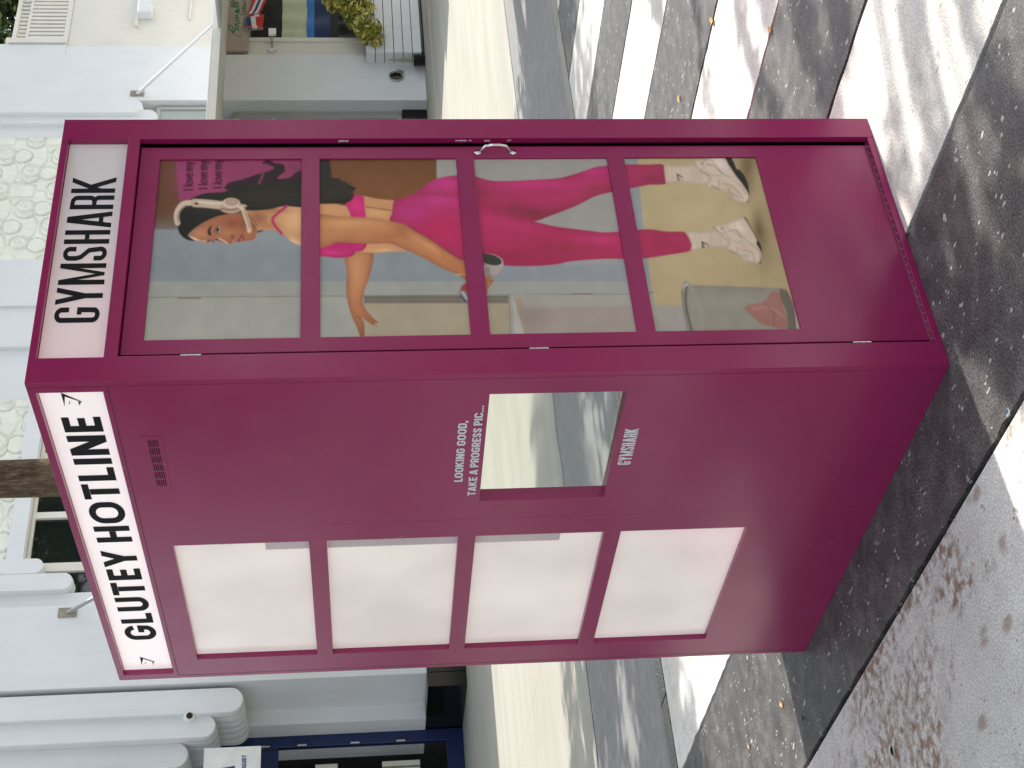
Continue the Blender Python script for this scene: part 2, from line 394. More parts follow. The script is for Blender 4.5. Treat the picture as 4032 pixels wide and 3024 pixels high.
# ------------------------------------------------------------------ printed picture (colours of a print, laid out over the door panes)
PX0, PX1, PY0, PY1, PS = 530, 3200, 604, 1352, .5
PW, PH = int((PX1-PX0)*PS), int((PY1-PY0)*PS)
canvas = np.zeros((PH, PW, 3)); canvas[:] = srgb(150,150,146)
CRP = {'1': (500,550,1.952), '2': (1200,550,1.952), '3': (1800,550,1.952), '4': (2400,550,1.951), 'F': (700,800,5.53), 'a': (2600,550,4.9156), 'b': (2700,800,5.53)}
def cc(s, c='n'):
    """points given in the measuring frame c -> canvas coordinates"""
    o = []
    for p in s:
        k = c
        if len(p) == 3: k = p[0]; p = p[1:]
        X, Y = (p if k == 'n' else (CRP[k][0]+p[0]/CRP[k][2], CRP[k][1]+p[1]/CRP[k][2]))
        o.append(((X-PX0)*PS, (Y-PY0)*PS))
    return np.array(o, float)
def smooth_closed(P, k=6):
    n_ = len(P); out = []
    for i in range(n_):
        p0, p1, p2, p3 = P[i-1], P[i], P[(i+1) % n_], P[(i+2) % n_]
        for t in np.arange(k)/k:
            out.append(.5*((2*p1)+(-p0+p2)*t+(2*p0-5*p1+4*p2-p3)*t*t+(-p0+3*p1-3*p2+p3)*t**3))
    return np.array(out)
def smooth_open(P, k=6):
    Q = np.vstack([2*P[0]-P[1], P, 2*P[-1]-P[-2]]); out = []
    for i in range(1, len(Q)-2):
        p0, p1, p2, p3 = Q[i-1:i+3]
        for t in np.arange(k)/k: out.append(.5*((2*p1)+(-p0+p2)*t+(2*p0-5*p1+4*p2-p3)*t*t+(-p0+3*p1-3*p2+p3)*t**3))
    out.append(P[-1]); return np.array(out)
def mask(P):
    mk = np.zeros((PH, PW)); SUB = 4; ii = np.arange(PW)
    y0 = max(0, int(P[:,1].min())); y1 = min(PH-1, int(P[:,1].max())+1); Q = np.roll(P, -1, 0)
    for y in range(y0, y1+1):
        for k in range(SUB):
            yy = y+(k+.5)/SUB; s = (P[:,1] <= yy) != (Q[:,1] <= yy)
            if not s.any(): continue
            xs = np.sort(P[s,0]+(yy-P[s,1])/(Q[s,1]-P[s,1])*(Q[s,0]-P[s,0]))
            for a, b in zip(xs[::2], xs[1::2]): mk[y] += (np.clip(b-ii, 0, 1)-np.clip(a-ii, 0, 1))/SUB
    return np.clip(mk, 0, 1)
def blur(a, r):
    if r <= 0: return a
    r = int(max(1, r))
    for _ in range(2):
        for ax in (0, 1):
            pad = [(r+1, r) if i == ax else (0, 0) for i in range(2)]
            c_ = np.cumsum(np.pad(a, pad, 'edge'), ax); sl1 = [slice(None)]*2; sl2 = [slice(None)]*2
            sl1[ax] = slice(2*r+1, None); sl2[ax] = slice(0, -(2*r+1)); a = (c_[tuple(sl1)]-c_[tuple(sl2)])/(2*r+1)
    return a
def paint(mk, col, a=1.0):
    global canvas
    canvas = canvas*(1-(mk*a)[..., None])+np.array(srgb(*col))*(mk*a)[..., None]
def poly(pts, col, fr='n', smooth=True, soft=0, a=1.0, clip=None):
    P = cc(pts, fr)
    if smooth: P = smooth_closed(P)
    mk = mask(P)
    if soft: mk = blur(mk, soft)
    if clip is not None: mk = mk*clip
    paint(mk, col, a); return mk
GY, GX = np.mgrid[0:PH, 0:PW]+.5
def blob(mk, c, rx, ry, col, a, fr='n', ang=0):
    p = cc([c], fr)[0]; k = (1 if fr == 'n' else 1/CRP[fr][2])*PS; rx *= k; ry *= k; t = math.radians(ang)
    dx, dy = GX-p[0], GY-p[1]; u = (dx*math.cos(t)+dy*math.sin(t))/rx; v = (-dx*math.sin(t)+dy*math.cos(t))/ry
    paint(np.exp(-(u*u+v*v))*(mk if mk is not None else 1), col, a)
def rim(mk, r, col, a):
    paint(mk*np.clip(1.7*(1-blur(mk, r)), 0, 1), col, a)
def line(pts, wd, col, fr='n', a=1.0, smooth=True, clip=None, soft=.5):
    P = cc(pts, fr); k = (1 if fr == 'n' else 1/CRP[fr][2])*PS; wd = wd*k
    if smooth and len(P) > 2: P = smooth_open(P)
    pad = wd+3; x0, x1 = int(max(0, P[:,0].min()-pad)), int(min(PW, P[:,0].max()+pad)); y0, y1 = int(max(0, P[:,1].min()-pad)), int(min(PH, P[:,1].max()+pad))
    if x1 <= x0 or y1 <= y0: return
    gx, gy = GX[y0:y1, x0:x1], GY[y0:y1, x0:x1]; D = np.full(gx.shape, 1e9)
    for p, q in zip(P, P[1:]):
        d = q-p; L = max(d@d, 1e-9); t = np.clip(((gx-p[0])*d[0]+(gy-p[1])*d[1])/L, 0, 1)
        D = np.minimum(D, np.hypot(gx-p[0]-t*d[0], gy-p[1]-t*d[1]))
    mk = np.zeros((PH, PW)); amp = min(1, wd/.8); mk[y0:y1, x0:x1] = np.clip(max(wd, .8)/2+soft-D, 0, 1)*amp
    if clip is not None: mk = mk*clip
    paint(mk, col, a)
def rect(x0, y0, x1, y1, col, fr='n', **k): return poly([(x0,y0),(x1,y0),(x1,y1),(x0,y1)], col, fr, smooth=False, **k)
def draw_picture():
    # room behind
    rect(500,600,3250,1400,(146,145,141)); rect(500,600,1720,905,(98,68,46), soft=1)
    for x in (1428,): line([(x,600),(x,905)],1.5,(78,52,34),a=.6)
    blob(None,(1500,760),420,120,(122,80,50),.75)
    rect(500,905,2560,1112,(128,137,143), soft=1); blob(None,(900,930),500,60,(140,146,150),.6); blob(None,(1350,1060),300,60,(133,140,143),.5)
    rect(1720,600,2540,905,(146,145,142)); rect(1880,905,2540,1080,(146,146,144)); rect(1860,1040,2560,1112,(134,140,148),soft=3)
    rect(500,1108,2600,1170,(146,149,144)); rect(500,1170,3250,1400,(152,154,148)); line([(500,1172),(2580,1156)],2.5,(105,104,100),smooth=False)
    rect(700,1171,792,1177,(112,110,104)); rect(2253,1155,2335,1162,(98,94,90))
    blob(None,(700,1300),250,60,(160,162,154),.5)
    # cabinet box on the left wall
    rect(1433,1164,2003,1195,(112,106,98)); line([(1433,1172),(2000,1168)],2,(90,84,78),smooth=False); rect(1433,1195,2008,1330,(150,141,122)); rect(1433,1195,2008,1330,(160,152,132),a=.4)
    line([(1433,1160),(1433,1330)],2,(125,116,100),smooth=False); line([(2006,1160),(2010,1330)],5,(128,126,116),smooth=False)
    rect(2012,1160,2600,1335,(152,149,143)); poly([('3',430,1215),('3',440,1500),('3',540,1500)],(168,168,163),smooth=False)
    poly([('3',430,1205),('3',492,1212),('3',610,1500),('3',520,1500)],(150,139,126),smooth=False); poly([('3',520,1290),('3',1400,1280),('3',1400,1500),('3',612,1500)],(148,139,134),smooth=False,soft=2)
    blob(None,(560,1350),120,90,(120,112,106),.55,'3')
    # floor of the studio
    fl = poly([('4',206,100),('4',262,690),('4',345,1280),('4',330,1300),('4',330,1285),('4',1700,1290),('4',1700,60),('4',206,60)],(166,151,118),smooth=False,soft=1)
    poly([('4',40,100),('4',206,100),('4',262,690),('4',300,1090),('4',60,1090)],(134,140,147),smooth=False,soft=1)
    poly([('4',200,1090),('4',322,1088),('4',345,1275),('4',250,1280)],(148,148,142),smooth=False); line([('4',240,1180),('4',335,1172)],4,(100,98,92),smooth=False)
    blob(fl,(700,560),420,260,(178,163,128),.7,'4'); blob(fl,(500,1000),250,200,(172,157,124),.5,'4')
    rect(2560,1202,3250,1400,(150,146,141)); poly([('4',560,1290),('4',1700,1290),('4',1700,1500),('4',560,1500)],(160,147,118),smooth=False,a=.0)
    poly([('4',1125,100),('4',1130,520),('4',1160,960),('4',1170,1500),('4',1600,1500),('4',1600,100)],(158,144,110),smooth=False,a=.45,soft=3)
    blob(fl,(1060,190),70,120,(100,82,54),.8,'4',15); blob(fl,(1150,700),45,130,(82,66,46),.85,'4',-8); blob(fl,(1185,780),90,260,(120,102,72),.5,'4'); blob(fl,(1060,330),70,150,(98,80,54),.6,'4')
    # pink poster in the room
    poly([('1',365,80),('1',1400,80),('1',1400,480),('1',405,520)],(136,60,97),smooth=False); blob(None,(560,300),200,160,(156,68,112),.6,'1')
    def word(x, y):       # lines of small words, reading upwards
        h = 40
        def st(pts): line([('1', x+(1-b)*62*1.0, y-a*h) for a, b in pts], 6.5, (60,24,50), a=.9)
        st([(0,.0),(0,1)]); o = .75; st([(o,0),(o,1.05)]); o += .3
        st([(o,.35),(o+.15,.02),(o+.45,.02),(o+.6,.35),(o+.45,.66),(o+.15,.66),(o,.35)]); o += .85
        st([(o,.66),(o+.26,0),(o+.52,.66)]); o += .72
        st([(o,.36),(o+.52,.36),(o+.45,.66),(o+.12,.66),(o,.3),(o+.15,.0),(o+.5,.04)]); o += 1.05
        st([(o,0),(o,.66)]); st([(o,.5),(o+.2,.68),(o+.4,.5),(o+.4,0)]); st([(o+.4,.5),(o+.6,.68),(o+.82,.5),(o+.82,0)]); o += 1.1
        st([(o,.66),(o+.26,0)]); st([(o+.52,.66),(o+.2,-.3)])
    for x, y in ((441,385),(553,376),(664,368)): word(x, y)
    poly([('1',760,350),('1',800,325),('1',900,300),('1',1010,262),('1',1090,240),('1',1130,215),('1',1080,190),('1',1040,185),('1',1085,150),('1',1130,178),('1',1200,190),('1',1215,240),('1',1180,270),('1',1160,300),('1',1250,290),('1',1300,250),('1',1400,230),('1',1400,360),('1',1100,380),('1',780,385)],(48,34,40))
    line([('1',1068,190),('1',1035,290),('1',1005,360)],9,(130,58,92),a=.8); blob(None,(1290,210),50,40,(110,50,80),.5,'1')
    poly([('2',60,120),('2',190,140),('2',210,290),('2',60,310)],(46,44,46),smooth=False,soft=1)
    # far arm
    arm2 = poly([('2',310,890),('2',400,850),('2',520,865),('2',524,940),('2',505,1020),('2',480,1100),('2',450,1190),('2',448,1260),('2',480,1320),('2',525,1370),('2',570,1415),('2',530,1425),('2',470,1390),('2',440,1375),('2',452,1450),('2',458,1520),('2',432,1530),('2',400,1440),('2',368,1370),('2',335,1270),('2',318,1150),('2',325,1020)],(176,120,86))
    rim(arm2,9,(118,70,48),.75); blob(arm2,(400,1000),60,160,(196,142,104),.7,'2'); blob(arm2,(460,1350),60,40,(150,88,66),.6,'2',30); line([('2',395,1350),('2',445,1400),('2',455,1500)],7,(96,52,42),'2',.8)
    line([('2',540,1412),('2',570,1418)],9,(204,160,150),'2',.8)
    # torso skin
    t1 = poly([('2',440,430),('2',560,455),('2',690,468),('2',690,560),('2',650,640),('2',460,620)],(186,138,98),smooth=False); blob(t1,(560,560),90,30,(206,160,112),.8,'2'); line([('2',470,515),('2',560,528),('2',680,545)],10,(128,82,56),'2',.8)
    t2 = poly([('2',440,780),('2',640,790),('2',790,858),('2',640,862),('2',540,872),('2',430,865)],(192,142,102),smooth=False); blob(t2,(600,850),90,14,(215,168,124),.7,'2')
    # leggings: far leg then near leg
    lg = poly([('2',685,470),('2',780,440),('2',870,390),('2',960,325),('2',1060,288),('2',1180,273),('2',1260,274),('3',145,284),('3',230,308),('3',330,318),('3',600,308),('3',780,295),('3',930,255),('3',1050,214),('3',1150,199),('4',100,190),('4',300,190),('4',420,199),('4',440,331),('4',300,348),('4',150,377),('3',1195,402),('3',1062,436),('3',900,515),('3',700,592),('3',590,628),('3',400,640),('3',150,560),('2',900,600)],(160,50,92))
    rim(lg,12,(124,46,64),.6); blob(lg,(1070,335),150,60,(188,60,132),.8,'2'); blob(lg,(600,340),330,40,(184,56,116),.8,'3'); blob(lg,(1060,240),120,35,(186,54,126),.7,'3')
    blob(lg,(560,560),260,55,(122,46,62),.9,'3',8); blob(lg,(180,400),90,60,(134,44,74),.7,'3'); blob(lg,(1100,380),120,35,(132,52,66),.7,'3'); blob(lg,(350,300),120,60,(132,46,70),.8,'4')
    ln = poly([('2',655,625),('2',672,560),('2',690,470),('2',800,436),('2',900,405),('2',1000,425),('2',1190,425),('2',1300,440),('3',155,462),('3',225,492),('3',310,550),('3',420,585),('3',590,628),('3',750,665),('3',900,685),('3',1020,700),('3',1130,712),('3',1245,705),('4',212,692),('4',280,688),('4',330,690),('4',450,706),('4',580,711),('4',625,780),('4',630,850),('4',450,886),('4',255,914),('4',120,917),('3',1285,918),('3',1130,916),('3',880,935),('3',750,960),('3',550,973),('3',350,968),('3',190,965),('2',1185,915),('2',1000,790),('2',850,705),('2',760,660)],(166,48,92))
    rim(ln,12,(134,42,68),.6); blob(ln,(1010,470),180,50,(186,62,134),.75,'2'); blob(ln,(820,560),150,70,(178,56,126),.8,'2'); blob(ln,(1050,700),200,110,(176,40,90),.7,'2')
    blob(ln,(420,900),300,70,(138,42,66),.8,'3'); blob(ln,(400,650),250,45,(176,54,104),.6,'3',10); blob(ln,(850,830),260,70,(142,50,70),.75,'3'); blob(ln,(1120,770),180,35,(186,58,108),.7,'3'); blob(ln,(400,800),150,70,(140,42,66),.7,'4'); blob(ln,(620,790),160,90,(150,44,74),.5,'3')
    line([('2',870,400),('2',1000,420),('2',1190,425)],3,(140,36,80),'2',.6); line([('2',690,470),('2',672,560),('2',655,625)],3,(140,30,70),'2',.7)
    # bra
    br_ = poly([('2',300,470),('2',380,418),('2',456,438),('2',462,520),('2',472,602),('2',350,602)],(186,44,106),smooth=False); blob(br_,(400,520),50,60,(204,56,124),.6,'2')
    b2 = poly([('2',60,790),('2',240,785),('2',462,790),('2',450,850),('2',400,858),('2',370,890),('2',320,903),('2',250,909),('2',170,900),('2',60,880)],(184,42,108)); rim(b2,5,(130,26,72),.7); blob(b2,(220,870),90,20,(206,60,134),.7,'2')
    for i in range(7): line([('2',235+28*i,815),('2',250+28*i,880-3*i)],4,(142,30,76),'2',.5)
    # shoulder, neck, near arm
    sh = poly([('1',900,540),('1',1000,545),('1',1100,540),('1',1200,510),('1',1400,496),('2',240,494),('2',320,512),('2',345,560),('2',355,600),('2',100,600),('1',1400,830),('1',1345,816),('1',1270,790),('1',1220,745),('1',1180,705),('1',1120,694),('1',1040,694),('1',990,700),('1',930,640)],(190,142,104),smooth=False)
    blob(sh,(1290,620),90,90,(212,170,126),.9,'1'); blob(sh,(1290,790),60,30,(226,190,160),.7,'1',25); blob(sh,(1010,600),90,70,(142,90,62),.85,'1'); blob(sh,(1110,660),70,26,(170,112,76),.7,'1'); blob(sh,(1150,545),90,20,(140,92,66),.6,'1')
    blob(sh,(230,540),100,30,(196,146,104),.8,'2'); line([('2',110,585),('2',230,596),('2',355,596)],6,(110,66,44),'2',.7)
    am = poly([('2',60,590),('2',300,592),('2',450,598),('2',580,608),('2',650,624),('2',770,655),('2',850,705),('2',930,745),('2',1000,790),('2',1100,860),('2',1190,920),('2',1250,965),('2',1260,1090),('2',1180,1040),('2',1050,985),('2',950,930),('2',850,880),('2',760,840),('2',660,800),('2',500,800),('2',300,790),('2',240,792),('2',180,815),('2',60,826)],(180,122,84))
    rim(am,10,(126,78,52),.65); blob(am,(350,640),260,40,(202,150,106),.8,'2'); blob(am,(760,700),60,40,(146,92,62),.7,'2',20); blob(am,(640,740),170,30,(160,104,70),.6,'2'); blob(am,(940,810),170,26,(200,144,102),.7,'2',32); blob(am,(1150,960),110,22,(172,108,74),.7,'2',35)
    line([('2',1030,820),('2',1060,870),('2',1075,930)],6,(150,96,66),'2',.6); line([('2',800,665),('2',930,745),('2',1100,862),('2',1200,925)],5,(96,34,50),'2',.7); line([('2',1160,1040),('2',1235,1030)],4,(214,184,140),'2',.9)
    # hand and dumbbell
    poly([('2',1185,1180),('2',1205,1120),('2',1260,1090),('3',90,1100),('3',90,1260),('2',1250,1252),('2',1200,1235)],(120,124,124)); poly([('2',1198,1150),('2',1230,1105),('2',1262,1130),('2',1235,1165)],(150,60,64)); line([('2',1195,1200),('2',1235,1245)],12,(30,36,34),'2',.9); line([('2',1210,1170),('2',1255,1230)],9,(206,208,206),'2',.9)
    hd = poly([('3',150,1040),('3',262,1045),('3',262,1070),('3',285,1082),('3',268,1105),('3',240,1140),('3',225,1190),('3',150,1190)],(160,104,74)); line([('3',215,1090),('3',275,1085)],4,(110,64,44),'3',.8); line([('3',215,1120),('3',258,1108)],4,(110,64,44),'3',.8); line([('3',238,1090),('3',246,1120)],3,(214,190,160),'3',.9)
    db = poly([('3',150,975),('3',340,955),('3',352,975),('3',325,1020),('3',262,1043),('3',150,1045)],(158,150,144)); line([('3',240,985),('3',250,1040)],10,(110,92,84),'3',.8); line([('3',300,985),('3',300,1030)],10,(182,160,150),'3',.8); line([('3',225,980),('3',228,1040)],8,(52,52,50),'3',.8)
    e = [(('3'), 262+92*math.cos(t)*1.0+0*t, 925+46*math.sin(t)+math.cos(t)*18) for t in np.linspace(0, 2*math.pi, 24)[:-1]]
    poly(e,(176,168,160)); e = [('3', 256+88*math.cos(t), 922+42*math.sin(t)+math.cos(t)*18) for t in np.linspace(0, 2*math.pi, 24)[:-1]]; poly(e,(58,58,54)); rect(1860,990,1905,1000,(58,58,54)); 
    # hair behind
    hr = poly([('1',395,700),('1',392,630),('1',410,560),('1',440,500),('1',500,450),('1',600,412),('1',740,402),('1',800,378),('1',940,350),('1',1100,335),('1',1250,330),('1',1400,325),('1',1400,505),('1',1200,512),('1',1080,535),('1',980,545),('1',900,545),('1',830,562),('1',740,582),('1',640,612),('1',560,652),('1',500,700),('1',470,738),('1',520,776),('1',470,772),('1',425,745)],(34,36,33))
    hb = poly([('2',60,302),('2',200,292),('2',260,298),('2',330,340),('2',395,372),('2',370,400),('2',383,432),('2',350,470),('2',310,495),('2',230,492),('2',60,492)],(36,36,33),smooth=False)
    for i in range(26):
        y = 340+i*7+rng.normal()*3; line([('1',860+rng.random()*160,y+rng.normal()*4),('1',1100,y-6+rng.normal()*5),('1',1400,y-8+rng.normal()*5)],3,(72,64,48) if i%3 else (20,20,18),'1',.45,clip=hr)
    for i in range(14):
        x = 150+i*8; y = 310+i*11; line([('2',60,y+10),('2',x+60,y-6),('2',x+170,y+20)],3,(88,78,60),'2',.5,clip=hb)
    for p in ([(300,320),(345,335),(358,325)],[(330,360),(380,372),(398,368)],[(310,440),(360,450),(382,428)],[(290,470),(340,475),(372,446)]): line([('2',*q) for q in p],5,(30,30,28),'2',.9)
    poly([('F',1715,605),('F',1870,590),('F',1860,605),('F',1720,650)],(40,42,40))
    # face
    blob(hr,(640,520),160,40,(58,52,44),.6,'1'); blob(hr,(1000,430),260,50,(56,48,36),.6,'1'); blob(hb,(220,420),100,60,(50,44,36),.5,'2')
    fc = poly([('F',230,690),('F',330,600),('F',480,480),('F',640,380),('F',850,290),('F',1050,245),('F',1200,225),('F',1400,220),('F',1480,290),('F',1600,400),('F',1690,500),('F',1720,570),('F',1722,680),('F',1705,750),('F',1650,800),('F',1560,812),('F',1460,825),('F',1360,838),('F',1260,850),('F',1190,855),('F',1150,880),('F',1100,882),('F',1040,862),('F',980,835),('F',900,850),('F',820,862),('F',760,855),('F',640,852),('F',520,830),('F',380,800),('F',290,750)],(162,106,78))
    rim(fc,5,(128,76,54),.5); blob(fc,(1250,420),320,150,(146,86,62),.9,'F'); blob(fc,(1180,450),110,70,(142,76,60),.7,'F'); blob(fc,(480,650),200,100,(184,130,100),.7,'F'); blob(fc,(340,770),160,26,(232,204,172),.9,'F',20); blob(fc,(600,830),120,14,(222,186,150),.8,'F',6)
    blob(fc,(1080,640),160,70,(178,120,90),.8,'F'); blob(fc,(1640,620),70,130,(158,100,74),.7,'F'); blob(fc,(1450,420),110,160,(138,80,56),.8,'F'); blob(fc,(1680,470),60,110,(100,60,46),.8,'F',-30)
    line([('F',870,760),('F',960,795),('F',1090,870)],22,(228,196,164),'F',.85); blob(fc,(1190,730),40,35,(120,62,44),.8,'F'); blob(fc,(1130,850),40,24,(150,70,52),.7,'F'); line([('F',1180,700),('F',1200,740),('F',1180,790)],16,(110,58,42),'F',.7)
    # brows and eyes
    poly([('F',775,460),('F',740,500),('F',722,560),('F',715,620),('F',735,690),('F',690,705),('F',655,670),('F',645,620),('F',665,560),('F',710,500)],(46,38,34)); poly([('F',730,790),('F',690,830),('F',640,855),('F',625,845),('F',670,805)],(56,46,42))
    poly([('F',905,485),('F',880,520),('F',830,560),('F',815,610),('F',850,645),('F',900,630),('F',925,580),('F',918,530)],(190,176,164)); poly([('F',905,530),('F',860,545),('F',828,590),('F',850,632),('F',890,610),('F',905,575)],(36,30,28)); line([('F',905,480),('F',850,540),('F',812,600),('F',840,645),('F',880,650)],18,(40,30,28),'F',.9); line([('F',925,560),('F',912,610),('F',870,648)],10,(92,56,46),'F',.8); line([('F',840,500),('F',790,560),('F',785,620)],12,(128,80,60),'F',.6)
    poly([('F',800,775),('F',850,775),('F',900,810),('F',880,850),('F',790,865),('F',760,830)],(150,142,150)); line([('F',870,775),('F',800,800),('F',770,860)],22,(44,36,34),'F',.9); poly([('F',850,780),('F',890,800),('F',860,820),('F',830,800)],(50,40,38))
    # lips
    poly([('F',1395,660),('F',1360,740),('F',1310,780),('F',1270,800),('F',1250,845),('F',1330,842),('F',1380,830),('F',1440,810),('F',1465,760),('F',1430,700)],(146,76,72)); line([('F',1395,665),('F',1370,740),('F',1335,800),('F',1330,840)],16,(84,36,34),'F',.8); line([('F',1385,770),('F',1380,820)],12,(212,160,150),'F',.8); line([('F',1265,775),('F',1295,805)],10,(216,170,156),'F',.8); line([('F',1190,825),('F',1280,835)],16,(206,160,144),'F',.7)
    line([('F',1720,600),('F',1722,700),('F',1700,760),('F',1640,805)],10,(216,178,150),'F',.7)
    # neck tendon, necklace, strap
    line([('F',1500,230),('F',1620,350),('F',1720,480)],22,(104,64,48),'F',.7); line([('F',2000,190),('F',1975,310),('F',1960,380),('F',2000,440)],7,(210,176,140),'F',.8)
    line([('1',1225,512),('1',1160,565),('1',1120,610),('1',1140,665),('1',1190,722)],22,(176,44,96),'1')
    # headset
    line([('1',388,640),('1',380,590),('1',398,530),('1',440,492),('1',520,482)],21,(196,178,160)); line([('1',398,630),('1',392,590),('1',412,540),('1',455,505)],6,(140,124,108)); line([('1',520,486),('1',620,492),('1',725,505)],32,(184,166,146)); line([('1',545,478),('1',700,490),('1',760,470)],7,(206,190,172)); rect(520,484,548,500,(36,34,32),'1')
    poly([('1',715,520),('1',730,550),('1',790,566),('1',850,556),('1',880,530),('1',860,505),('1',760,500)],(178,150,134)); line([('1',720,530),('1',800,540),('1',875,525)],5,(110,86,76)); 
    e = [('1', 802+66*math.cos(t), 486+38*math.sin(t)) for t in np.linspace(0, 2*math.pi, 20)[:-1]]; poly(e,(200,180,162)); e = [('1', 806+52*math.cos(t), 480+27*math.sin(t)) for t in np.linspace(0, 2*math.pi, 20)[:-1]]; poly(e,(150,130,118)); e = [('1', 806+44*math.cos(t), 478+21*math.sin(t)) for t in np.linspace(0, 2*math.pi, 20)[:-1]]; poly(e,(170,146,130))
    line([('1',860,505),('1',893,540),('1',915,600),('1',935,660),('1',940,700)],17,(200,182,162)); line([('1',862,500),('1',912,510)],9,(176,156,138)); line([('1',900,540),('1',925,610),('1',945,680)],5,(150,130,112))
    # socks and shoes
    for fr, sock, rib0 in (('a', [(78,495),(200,497),(360,510),(520,508),(650,490),(760,570),(970,720),(960,780),(900,850),(720,852),(500,835),(300,828),(125,836),(95,740)], (560,820,500)), ('b', [(0,625),(200,615),(450,622),(640,610),(760,680),(900,780),(950,860),(930,940),(800,960),(560,965),(350,985),(120,1030),(128,900),(60,740)], (520,800,640))):
        sk = poly([(fr, *p) for p in sock], (190,174,158)); rim(sk,3,(140,120,104),.6)
        for i in range(9): line([(fr, rib0[0], rib0[2]+40+i*32), (fr, rib0[1], rib0[2]+46+i*32)],7,(150,132,114),fr,.6,clip=sk)
        for x in ((110,200,370,470) if fr == 'a' else (60,190,300,520)): line([(fr,x,rib0[2]-20),(fr,x+30,rib0[2]+140),(fr,x+60,rib0[2]+330)],8,(152,134,120),fr,.6,clip=sk)
    tk = (32,32,30)
    poly([('a',312,645),('a',450,728),('a',395,722),('a',348,690),('a',352,800),('a',338,800)],tk,smooth=False); line([('a',372,745),('a',378,795)],14,tk,'a'); line([('a',430,735),('a',440,790),('a',455,800)],8,tk,'a')
    poly([('b',345,825),('b',525,910),('b',460,905),('b',385,868),('b',392,975),('b',358,975)],tk,smooth=False); line([('b',418,920),('b',402,972)],12,tk,'b'); line([('b',510,915),('b',478,970)],9,tk,'b')
    # soles
    poly([('a',1210,330),('a',1350,330),('a',1420,430),('a',1480,570),('a',1530,580),('a',1640,720),('a',1700,880),('a',1722,1050),('a',1715,1170),('a',1680,1215),('a',1560,1000),('a',1500,780)],(38,42,38)); poly([('b',1262,318),('b',1320,330),('b',1420,520),('b',1560,780),('b',1640,930),('b',1662,1100),('b',1640,1280),('b',1600,1305),('b',1560,1000),('b',1480,820),('b',1290,420)],(34,40,36))
    s1 = poly([('a',650,430),('a',700,398),('a',870,392),('a',960,340),('a',1215,330),('a',1330,500),('a',1480,720),('a',1590,860),('a',1700,1040),('a',1710,1160),('a',1650,1212),('a',1500,1195),('a',1390,1130),('a',1370,1070),('a',1180,980),('a',1040,920),('a',960,935),('a',880,880),('a',940,830),('a',975,730),('a',880,660),('a',760,600),('a',700,490)],(192,178,164))
    s2 = poly([('b',600,515),('b',640,488),('b',780,480),('b',960,418),('b',1100,370),('b',1262,318),('b',1400,520),('b',1550,800),('b',1540,880),('b',1640,1060),('b',1645,1200),('b',1590,1305),('b',1500,1300),('b',1300,1275),('b',1220,1180),('b',1180,1120),('b',1000,1050),('b',880,1000),('b',700,985),('b',900,950),('b',945,860),('b',890,780),('b',780,720),('b',690,640)],(192,178,162))
    for s_, fr, oy in ((s1,'a',0), (s2,'b',60)):
        rim(s_,3,(140,122,108),.6); blob(s_,(1150,450+oy),180,90,(208,198,188),.8,fr,40); blob(s_,(1300,900+oy),220,120,(176,152,130),.6,fr,40)
    for fr, P_, wd, col in (('a',[(880,500),(1020,500),(1140,610),(1190,670),(1150,700),(1000,680),(880,590),(870,510)],9,(118,106,98)),('a',[(900,470),(1030,500),(1200,650),(1400,770),(1560,900),(1650,1050)],9,(132,116,104)),('a',[(960,350),(1060,480),(1250,680),(1480,720)],10,(140,124,112)),('a',[(780,600),(840,640),(950,700)],18,(122,112,104)),('a',[(990,880),(1080,940),(1160,955)],14,(96,76,68)),('a',[(1200,850),(1350,880),(1500,1000),(1600,1150)],12,(130,108,96)),('a',[(1320,950),(1340,1010),(1440,1080),(1520,1110)],12,(108,88,76)),('a',[(1130,790),(1140,900)],14,(120,104,92)),('a',[(820,440),(830,500),(800,590)],16,(128,118,110)),('a',[(880,400),(900,470),(1010,495)],10,(132,122,116)),
                          ('b',[(880,610),(1000,620),(1200,740),(1240,800),(1170,850),(1020,810),(900,720),(880,630)],9,(118,106,96)),('b',[(1000,590),(1090,600),(1210,740)],22,(128,114,104)),('b',[(1050,390),(1100,560),(1300,780),(1400,870),(1500,890)],10,(140,122,106)),('b',[(1240,450),(1350,600),(1440,800)],9,(166,148,132)),('b',[(1390,880),(1500,960),(1600,1060),(1620,1200)],12,(130,104,88)),('b',[(960,1030),(1040,1070),(1110,1078)],14,(92,72,62)),('b',[(1180,1010),(1330,1040),(1450,1090),(1500,1250)],12,(130,106,92)),('b',[(1280,1100),(1380,1180)],14,(130,118,110)),('b',[(1240,1130),(1380,1260),(1490,1270)],11,(112,96,86)),('b',[(600,515),(700,610),(805,660)],14,(74,66,60)),('b',[(700,560),(760,620),(815,640)],9,(210,200,188)),('b',[(820,520),(840,620),(790,720)],16,(136,124,112)),('b',[(890,480),(900,540),(1010,590)],9,(134,120,108)),('b',[(1110,960),(1120,1040)],14,(120,100,84))):
        line([(fr, *p) for p in P_], wd, col, fr, .85)
    blob(None,(800,460),30,26,(110,104,100),.8,'a'); blob(None,(785,550),30,34,(112,106,98),.8,'b')
    # wire waste basket with crumpled paper
    bk = poly([('4',590,1105),('4',640,1118),('4',1320,1140),('4',1370,1210),('4',1410,1330),('4',1425,1520),('4',620,1520),('4',575,1300)],(146,143,132),smooth=False); rim(bk,7,(112,110,104),.5)
    pp = poly([('4',1040,1280),('4',1190,1240),('4',1240,1170),('4',1310,1180),('4',1340,1300),('4',1380,1400),('4',1350,1450),('4',1250,1440),('4',1180,1420),('4',1100,1360)],(156,106,100)); blob(pp,(1150,1300),60,40,(172,110,108),.8,'4'); line([('4',1100,1300),('4',1230,1290),('4',1340,1360)],10,(190,150,140),'4',.5); line([('4',1190,1250),('4',1260,1330),('4',1260,1430)],12,(120,74,72),'4',.6)
